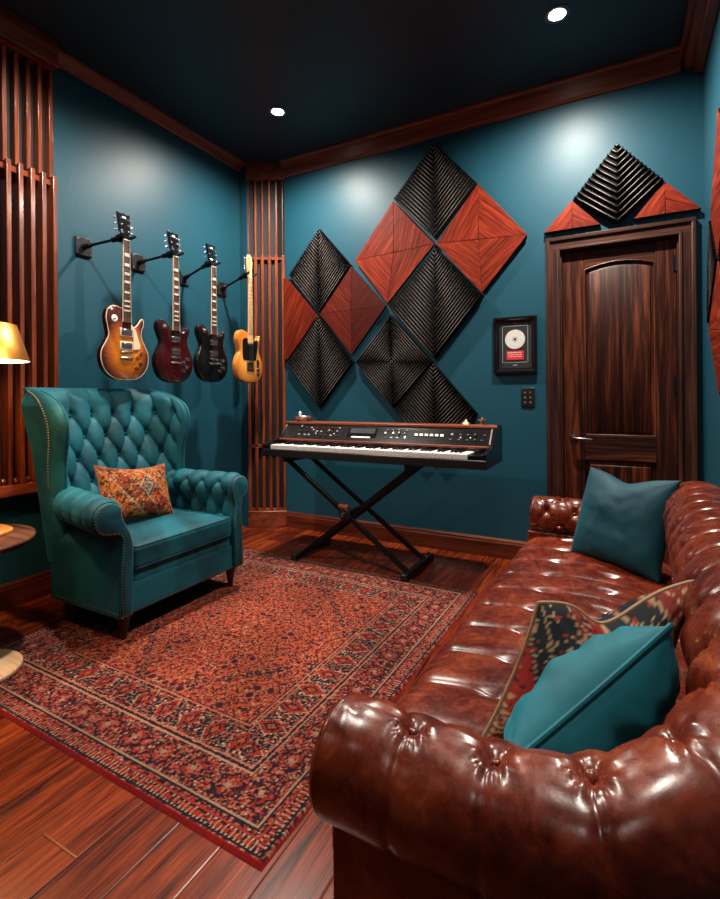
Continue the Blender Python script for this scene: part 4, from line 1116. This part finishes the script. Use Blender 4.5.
    if tele:
        G_ = [(.028, .325), (.034, .352), (.058, .338), (.088, .345), (.092, .300), (.078, .225), (.060, .178), (-.055, .178), (-.086, .190), (-.092, .260), (-.088, .330), (-.060, .352), (-.032, .345), (-.030, .322)]
        b(MB().prism(spline([(a, c, 0) for a, c in G_], 60), lambda p: Vector((zt, p.x, p.y)), lambda p: Vector((zt+.0028, p.x, p.y))), 'pickguard', M['black_gloss'], angle=40)
        b(MB().box(zt+.002, zt+.009, -.034, .034, .290, .310), 'pickup', M['chrome'], bevel=.003)
        b(MB().box(zt, zt+.004, -.042, .042, .088, .170), 'bridge_plate', M['steel'], bevel=.0015)
        b(MB().box(zt+.003, zt+.009, -.034, .034, .140, .157), 'pickup', M['black_satin'], bevel=.002)
        for i in range(3): b(MB().tube([(zt+.008, -.028+i*.019, .110), (zt+.008, -.011+i*.019, .110)], .0045, 8), 'bridge_saddle', M['brass'])
        b(MB().box(zt, zt+.003, .082, .108, .050, .185), 'control_plate', M['black_satin'], bevel=.001)
        knobs = [(.095, .075), (.095, .110)]
        b(MB().tube([(zt, .095, .155), (zt+.018, .097, .160)], [.003, .005], 8), 'selector_switch', M['black_satin'])
        kmat = 'chrome'; by = .10
    else:
        pickup(.285, ring='ivory' if kind == 'burst' else None, mat=pick); pickup(.205, ring='ivory' if kind == 'burst' else None, mat=pick)
        b(MB().box(zt, zt+.011, -.040, .040, .160, .172), 'bridge', M['nickel'], bevel=.002)
        b(MB().box(zt, zt+.012, -.045, .045, .125, .137), 'tailpiece', M['nickel'], bevel=.004)
        if guard:
            G_ = [(.030, .340), (.045, .325), (.064, .300), (.096, .215), (.094, .190), (.060, .185), (.046, .180), (.046, .300), (.030, .305)]
            b(MB().prism(G_, lambda p: Vector((zt+.003, p[0], p[1])), lambda p: Vector((zt+.0065, p[0], p[1]))), 'pickguard', M['pink_cream'], bevel=.001)
        knobs = [(.078, .140), (.108, .168), (.072, .078), (.106, .108)] if kind == 'burst' else [(.074, .130), (.104, .158), (.070, .078), (.102, .104)]
        kmat = 'antique' if kind == 'burst' else 'nickel'
        q = (-.078, .362) if kind == 'burst' else (-.086, .368)
        b(MB().lathe([(.0005, 0), (.021, 0), (.020, .002), (.007, .002), (.005, .004), (.0022, .018), (.0005, .018)], 18, (zt, q[0], q[1]), axis='x'), 'selector_switch', M['ivory'] if kind == 'burst' else M['nickel'])
    for ky, kz in knobs:
        b(MB().lathe([(.0005, 0), (.0125, 0), (.0115, .006), (.0095, .014), (.0005, .0145)], 16, (zt-.002, ky, kz), axis='x'), 'knob', M[kmat])
    b(MB().lathe([(.0005, -.008), (.004, -.008), (.0035, 0), (.007, .010), (.0005, .012)], 10, (-.02, 0, -.004)).build if False else MB().sphere((-.02, 0, -.005), .007, 8, 6), 'strap_button', M['nickel'])
    s0 = None
    for i in range(6):
        yy = (i-2.5)*.0102; y2 = (i-2.5)*.0070
        b(MB().tube([(zt+.0135, yy, .128), (zt+.0150, yy*.98, .166), (zt+.0145, y2, nzn+.003)], .00055, 4), 'guitar_string', M['string'])
    th.scale = (1, .96, .985)
    return th
def hanger(y0, y1, zp, xh, zh, label, plate=True):
    """wall plate, arm and fork under a headstock at (xh, y1, zh)"""
    o = Vector((XL, y0, zp)); th = thing('guitar_hanger', label, 'guitar hanger', o, 'guitar hangers on the left wall')
    def b(m, nm, mat, **k): return m.build(nm, mat, th, loc=o, **k)
    if plate:
        b(MB().box(XL, XL+.014, y0-.052, y0+.052, zp-.055, zp+.055), 'wall_plate', M['black_satin'], bevel=.004)
        for sy in (-1, 1):
            for sz in (-1, 1): b(MB().lathe([(.0005, .013), (.006, .013), (.005, .017), (.0005, .0175)], 10, (XL, y0+sy*.038, zp+sz*.040), axis='x'), 'plate_screw', M['steel'])
    else:
        for q in ((y0-.040, zp+.045, y0-.040, zp-.05), (y0-.040, zp-.05, y0+.04, zp-.05)): b(MB().tube([(XL+.006, q[0], q[1]), (XL+.006, q[2], q[3])], .006, 8), 'wall_bracket', M['black_metal'])
        b(MB().box(XL, XL+.012, y0-.02, y0+.02, zp-.03, zp+.02), 'wall_plate', M['black_satin'], bevel=.003)
    xe = xh-.055
    d = Vector((xe-XL, y1-y0, zh-zp)); p0 = Vector((XL+.012, y0, zp)); p1 = Vector((xe, y1-.0, zh))
    b(MB().tube([p0, p0.lerp(p1, .18), p0.lerp(p1, .2), p0.lerp(p1, .30), p0.lerp(p1, .32), p0.lerp(p1, .75), p0.lerp(p1, .78), p1], [.018, .014, .009, .009, .0085, .0085, .016, .017], 12), 'hanger_arm', M['black_metal'])
    b(MB().sphere(p1, .026, 12, 8), 'swivel_joint', M['black_metal'])
    for s_ in (-1, 1):
        b(MB().tube([p1, (xh-.035, y1+s_*.034, zh), (xh+.012, y1+s_*.036, zh+.002), (xh+.026, y1+s_*.044, zh+.012)], [.010, .010, .010, .009], 10), 'padded_fork', M['black_satin'])
    return th
GX = -2.585
guitar('burst', GX, 1.905, 1.205, 'sunburst electric guitar with cream pickguard, nearest the slat panel', LP, 'cream', True)
guitar('wine', GX, 2.268, 1.197, 'dark wine red electric guitar, second from the slat panel', DC)
guitar('black', GX, 2.606, 1.208, 'glossy black electric guitar between the wine red and natural ones', DC, None)
guitar('butter', GX, 3.000, 1.212, 'natural butterscotch electric guitar with black pickguard, by the corner column', TC, None, tele=True)
hanger(1.822, 1.905, 2.010, GX+.012, 2.050, 'black hanger arm holding the sunburst guitar')
hanger(2.200, 2.268, 2.005, GX+.012, 2.045, 'black hanger arm holding the wine red guitar')
hanger(2.615-.02, 2.606, 1.985, GX+.012, 2.060, 'thin black hanger bracket holding the black guitar', False)
hanger(2.975, 3.000, 1.975, GX+.012, 2.062, 'black hanger arm holding the butterscotch guitar')

# ------------------------------------------------------------------ stage piano on its stand
KX0, KX1, KY0, KY1, KZ = -2.195, -.650, 2.665, 3.080, .690
pn = thing('stage_piano', 'long black stage piano with wood trim on a folding stand', 'piano', ((KX0+KX1)/2, (KY0+KY1)/2, KZ))
K0 = pn.location.copy()
def pb(m, nm, mat, parent=None, **k): return m.build(nm, mat, parent or pn, loc=K0, **k)
M['panel'] = simple('control_panel', (.0045, .0045, .005), .2, 0, .3, 50)
wx0, wx1 = -2.122, -.760         # keys from .. to
pb(MB().box(KX0, KX1, KY0, KY1, KZ, .742), 'piano_body', M['black_satin'], bevel=.006)
side = [(KY0+.004, .740), (KY0+.004, .775), (KY0+.10, .790), (2.862, .808), (2.945, .905), (2.965, .918), (KY1, .918), (KY1, .740)]
for a, b_ in ((KX0, KX0+.022), (KX1-.026, KX1)):
    pb(MB().prism(side, lambda p: Vector((a, p[0], p[1])), lambda p: Vector((b_, p[0], p[1]))), 'end_cheek', M['black_gloss'], bevel=.004)
pb(MB().prism([(2.842, .742), (2.842, .792), (2.862, .800), (2.940, .897), (2.950, .900), (KY1-.005, .900), (KY1-.005, .742)], lambda p: Vector((KX0+.022, p[0], p[1])), lambda p: Vector((KX1-.026, p[0], p[1]))), 'control_panel', M['panel'], bevel=.002)
pb(MB().box(KX0+.004, KX1-.002, 2.938, KY1+.004, .8995, .9155), 'top_board', M['trim'], bevel=.003)
pb(MB().box(KX0+.022, KX1-.026, 2.832, 2.864, .788, .801), 'wood_strip', M['trim'], bevel=.003)
pb(MB().box(KX1-.034, KX1-.022, 2.855, 2.864, .80, .812).prism([(2.858, .800), (2.870, .800), (2.950, .897), (2.940, .899)], lambda p: Vector((KX1-.034, p[0], p[1])), lambda p: Vector((KX1-.0255, p[0], p[1]))), 'cheek_bracket', M['nickel'])
for a, b_ in ((KX0+.024, wx0-.004), (wx1+.004, KX1-.028)):
    pb(MB().box(a, b_, KY0+.006, 2.84, .741, .768), 'key_block', M['black_gloss'], bevel=.004)
pb(MB().box(wx0, wx1, 2.838, 2.845, .742, .786), 'key_felt', M['slat_back'])
kw = (wx1-wx0)/52
wk = pb(MB().box(wx0+.0008, wx0+kw-.0008, KY0+.004, 2.838, .742, .7715), 'white_key', M['ivory'] if 0 else M['white'], bevel=.0015)
for i in range(1, 52):
    c = wk.copy(); COL.objects.link(c); c.parent = pn; c.location = (i*kw, 0, 0)
bk = None
for i in range(51):
    if (i % 7) in (1, 4): continue         # A-based octave: no black key after B and E
    if bk is None:
        bk = pb(MB().loft([[Vector((wx0+kw-.0068, KY0+.058, .771)), Vector((wx0+kw+.0068, KY0+.058, .771)), Vector((wx0+kw+.0068, 2.838, .771)), Vector((wx0+kw-.0068, 2.838, .771))],
                           [Vector((wx0+kw-.0055, KY0+.066, .782)), Vector((wx0+kw+.0055, KY0+.066, .782)), Vector((wx0+kw+.0055, 2.838, .782)), Vector((wx0+kw-.0055, 2.838, .782))]]), 'black_key', M['black_gloss'], smooth=False)
    else:
        c = bk.copy(); COL.objects.link(c); c.parent = pn; c.location = (i*kw, 0, 0)
# controls on the sloping panel: t along the slope 0..1
def slope(x, t, d=0):
    a = Vector((x, 2.862, .800)); b_ = Vector((x, 2.940, .897)); n_ = Vector((0, -.0975, .078)).normalized(); return a.lerp(b_, t)+n_*d
SR = Matrix.Rotation(math.atan2(.097, .078), 4, 'X')
def ctl(nm, mat, x, t, w, h, d, bevel=.0008):
    m = MB().box(-w/2, w/2, -h/2, h/2, -.001, d, mat=None); c = slope(x, t); m.v = [SR @ p+c for p in m.v]; return pb(m, nm, mat, bevel=bevel)
M['lcd'] = simple('display_glass', (.05, .055, .06), .12)
M['led'] = emat('small_indicator', (1, .85, .7), 1.4)
ctl('display_bezel', M['black_gloss'], -1.535, .56, .215, .078, .003)
ctl('display', M['lcd'], -1.535, .66, .185, .040, .0042)
ctl('value_buttons', M['white'], -1.535, .24, .14, .010, .006)
for i in range(6): ctl('panel_button', M['white'], -1.148+i*.034, .52, .020, .016, .006)
random.seed(5)
for sx0_, sx1_, n_, rows in ((-2.06, -1.70, 8, (.30, .55, .78)), (-1.38, -1.20, 4, (.30, .55, .78)), (-.94, -.70, 5, (.32, .62))):
    for r_ in rows:
        for i in range(n_):
            x = sx0_+(sx1_-sx0_)*(i+.5)/n_+random.uniform(-.006, .006)
            if random.random() < .45:
                m = MB().lathe([(.0005, -.001), (.007, -.001), (.006, .010), (.0005, .0105)], 12); c = slope(x, r_); m.v = [SR @ p+c for p in m.v]
                kb = pb(m, 'panel_knob', M['black_satin'] if random.random() < .6 else M['steel'])
            else: ctl('panel_button', M['black_satin'] if random.random() < .65 else M['mat_edge'], x, r_, .016, .009, .004)
for x, t in ((-2.04, .90), (-1.93, .66), (-1.90, .42), (-1.80, .66), (-1.75, .42), (-1.27, .66), (-1.22, .42), (-.86, .46), (-.80, .46)): ctl('indicator_light', M['led'], x, t, .006, .005, .003, 0)

# objects on top of the piano
td = thing('metal_dish', 'small shiny metal dish with an upright stem on the left end of the piano', 'ornament', (-2.085, 3.01, .9155))
MB().lathe([(.001, 0), (.045, 0), (.052, .010), (.066, .034), (.070, .038), (.064, .038), (.045, .018), (.001, .016)], 32).build('dish_bowl', M['nickel'], td)
MB().lathe([(.001, .016), (.008, .016), (.006, .03), (.009, .050), (.011, .062), (.006, .072), (.001, .074)], 16, (-.022, -.01, 0)).build('dish_stem', M['ivory'], td)
for i in range(2):
    k_ = thing('trinket', ['low pale metal trinket on the right end of the piano', 'taller brown metal trinket at the right end of the piano, beside the pale one'][i], 'ornament', ((-.855, -.755)[i], 3.00, .9155))
    MB().lathe([(.001, 0), (.026, 0), (.028, .006), (.022, .016), (.012, .020), (.010, .024), (.001, .025)] if i == 0 else [(.001, 0), (.024, 0), (.024, .004), (.012, .008), (.012, .026), (.025, .030), (.026, .036), (.001, .037)], 20).build('trinket_base', M['pale_brass'] if i == 0 else M['antique'], k_)
    MB().sphere((0, 0, .026 if i == 0 else .040), .008, 10, 6).build('trinket_knob', M['ivory'] if i == 0 else M['antique'], k_)

# folding stand
st = thing('keyboard_stand', 'black folding double-braced keyboard stand under the stage piano', 'stand', (-1.53, 2.88, 0))
T0 = st.location.copy()
def sb(m, nm, mat, **k): return m.build(nm, mat, st, loc=T0, **k)
def bar(p, q, w, t_):
    p, q = Vector(p), Vector(q); d = (q-p); L = d.length; d.normalize(); y = Vector((0, 1, 0)); n_ = d.cross(y).normalized(); m = MB()
    m.loft([[c+y*(sa*w/2)+n_*(sb_*t_/2) for sa, sb_ in ((-1, -1), (1, -1), (1, 1), (-1, 1))] for c in (p, q)]); return m
XLf, XRf, zf, ztop = -1.930, -1.135, .030, .660
for yy in (2.735, 3.00): sb(bar((-2.015, yy, ztop), (XRf, yy, zf), .022, .030), 'cross_tube', M['black_metal'], bevel=.004)
for yy in (2.775, 2.960): sb(bar((-1.125, yy, ztop), (XLf, yy, zf), .022, .030), 'cross_tube', M['black_metal'], bevel=.004)
for x, y0, y1 in ((XLf, 2.665, 3.10), (XRf, 2.655, 3.11)):
    sb(MB().box(x-.018, x+.018, y0, y1, .015, .046), 'foot_bar', M['black_metal'], bevel=.004)
    for y in (y0+.01, y1-.01): sb(MB().box(x-.022, x+.022, y-.018, y+.018, .0 if y > 2.9 else .0112, .050), 'rubber_foot', M['black_satin'], bevel=.006)
for x in (-2.015, -1.125):
    sb(MB().box(x-.018, x+.018, 2.69, 3.06, .655, .682), 'support_arm', M['black_metal'], bevel=.004)
    for y in (2.72, 3.03): sb(MB().box(x-.022, x+.022, y-.03, y+.03, .680, .690), 'support_pad', M['black_satin'], bevel=.003)
cz = .345; cx = -1.565
sb(MB().tube([(cx, 2.70, cz), (cx, 3.03, cz)], .014, 12), 'pivot_axle', M['black_metal'])
sb(MB().lathe([(.001, 0), (.040, 0), (.044, -.006), (.044, -.016), (.036, -.022), (.001, -.022)], 28, (cx, 2.722, cz), axis='y'), 'pivot_disc', M['black_satin'])
sb(MB().lathe([(.001, 0), (.016, 0), (.018, -.012), (.012, -.03), (.001, -.03)], 16, (cx, 2.70, cz), axis='y'), 'pivot_bolt', M['nickel'])
M['lever'] = simple('red_brown_lever', (.30, .06, .025), .5)
sb(MB().box(cx-.045, cx+.03, 2.70, 2.73, cz+.035, cz+.062), 'locking_lever', M['lever'], bevel=.008)

# ------------------------------------------------------------------ side table, plate and floor lamp
tb = thing('side_table', 'round dark wood side table at the left photo edge, beside the armchair', 'table', (-2.49, 1.02, 0))
M['tabletop'] = wood('tabletop_wood', (.035, .013, .008), (.10, .038, .020), (.17, .07, .036), 0, .35)
MB().lathe([(.001, .478), (.270, .478), (.282, .484), (.285, .492), (.282, .498), (.276, .500), (.001, .500)], 64).build('table_top', M['tabletop'], tb)
MB().lathe([(.001, .001), (.125, .001), (.130, .012), (.115, .022), (.04, .035), (.025, .06), (.022, .30), (.026, .43), (.06, .470), (.001, .478)], 32, (-.085, -.05, 0)).build('pedestal', M['black_satin'], tb)
MB().lathe([(.10, .465), (.268, .465), (.268, .479), (.10, .479)], 64).build('table_apron', M['dark_wood'], tb)
pl = thing('wooden_board', 'small amber wooden board lying on the round side table', 'board', (-2.50, 1.125, .500))
M['amber'] = wood('amber_wood', (.42, .14, .03), (.62, .24, .05), (.75, .34, .09), 1, .3)
bd = [Vector((p.x, p.y)) for p in spline([(-.13, -.06, 0), (-.02, -.10, 0), (.085, -.065, 0), (.112, .01, 0), (.075, .085, 0), (-.02, .105, 0), (-.13, .07, 0), (-.16, 0, 0)], 60)]
MB().loft([[Vector((p.x, p.y, h)) for p in offset_poly(bd, d_)] for d_, h in ((-.004, .0), (0, .004), (0, .013), (-.005, .017))]).build('board_slab', M['amber'], pl)
MB().loft([[Vector((p.x*.45-.02, p.y*.45, h)) for p in bd] for h in (.0165, .0205)]).build('board_inset', M['brass'], pl)

M['pale_wood'] = wood('pale_lamp_base_wood', (.42, .24, .12), (.58, .36, .19), (.68, .45, .26), 0, .35)
lp = thing('floor_lamp', 'brass floor lamp with a conical shade, cut by the left photo edge', 'lamp', (-2.262, .985, .012))
LX, LY = -2.262, .985
MB().lathe([(.001, 0), (.156, 0), (.160, .004), (.160, .014), (.155, .020), (.03, .024), (.014, .03), (.001, .03)], 48).build('lamp_base', M['pale_wood'], lp)
MB().tube([(0, 0, .02), (0, 0, 1.44)], .009, 12).build('lamp_pole', M['brass'], lp)
sh = [(.192, 1.240), (.148, 1.385), (.146, 1.386), (.190, 1.240)]
rings = [[Vector((r*math.cos(2*PI*k/64), r*math.sin(2*PI*k/64), z)) for k in range(64)] for r, z in sh]
shade = MB().loft(rings, True, False, 0, True).build('lamp_shade', M['brass'], lp, angle=50)
M['shade_in'] = simple('shade_lining', (.85, .80, .70), .6)
MB().loft([[Vector((r*math.cos(2*PI*k/64), r*math.sin(2*PI*k/64), z)) for k in range(64)] for r, z in ((.1895, 1.2405), (.1455, 1.384), (.010, 1.3845))], True, False).build('shade_lining', M['shade_in'], shade)
MB().lathe([(.001, 1.3835), (.147, 1.3835), (.147, 1.388), (.02, 1.392), (.012, 1.42), (.001, 1.44)], 48).build('shade_cap', M['brass'], lp)
M['bulb'] = emat('lamp_bulb', (1, .66, .34), 60)
MB().sphere((0, .02, 1.315), .030, 16, 10).build('light_bulb', M['bulb'], lp)
l = bpy.data.lights.new('lamp_light', 'POINT'); l.energy = 11; l.color = (1, .62, .30); l.shadow_soft_size = .03
lo = bpy.data.objects.new('lamp_light', l); COL.objects.link(lo); lo.location = (LX, LY+.05, 1.285)



# ------------------------------------------------------------------ world and view
wd = bpy.data.worlds.new('world'); sc.world = wd; wd.use_nodes = True
wd.node_tree.nodes['Background'].inputs[0].default_value = (.02, .03, .04, 1); wd.node_tree.nodes['Background'].inputs[1].default_value = .2
vs = sc.view_settings; vs.view_transform = 'Standard'; vs.look = 'None'; vs.gamma = 1; vs.use_curve_mapping = False; vs.exposure = .12
sc.cycles.use_denoising = True; sc.cycles.max_bounces = 6; sc.cycles.sample_clamp_indirect = 6
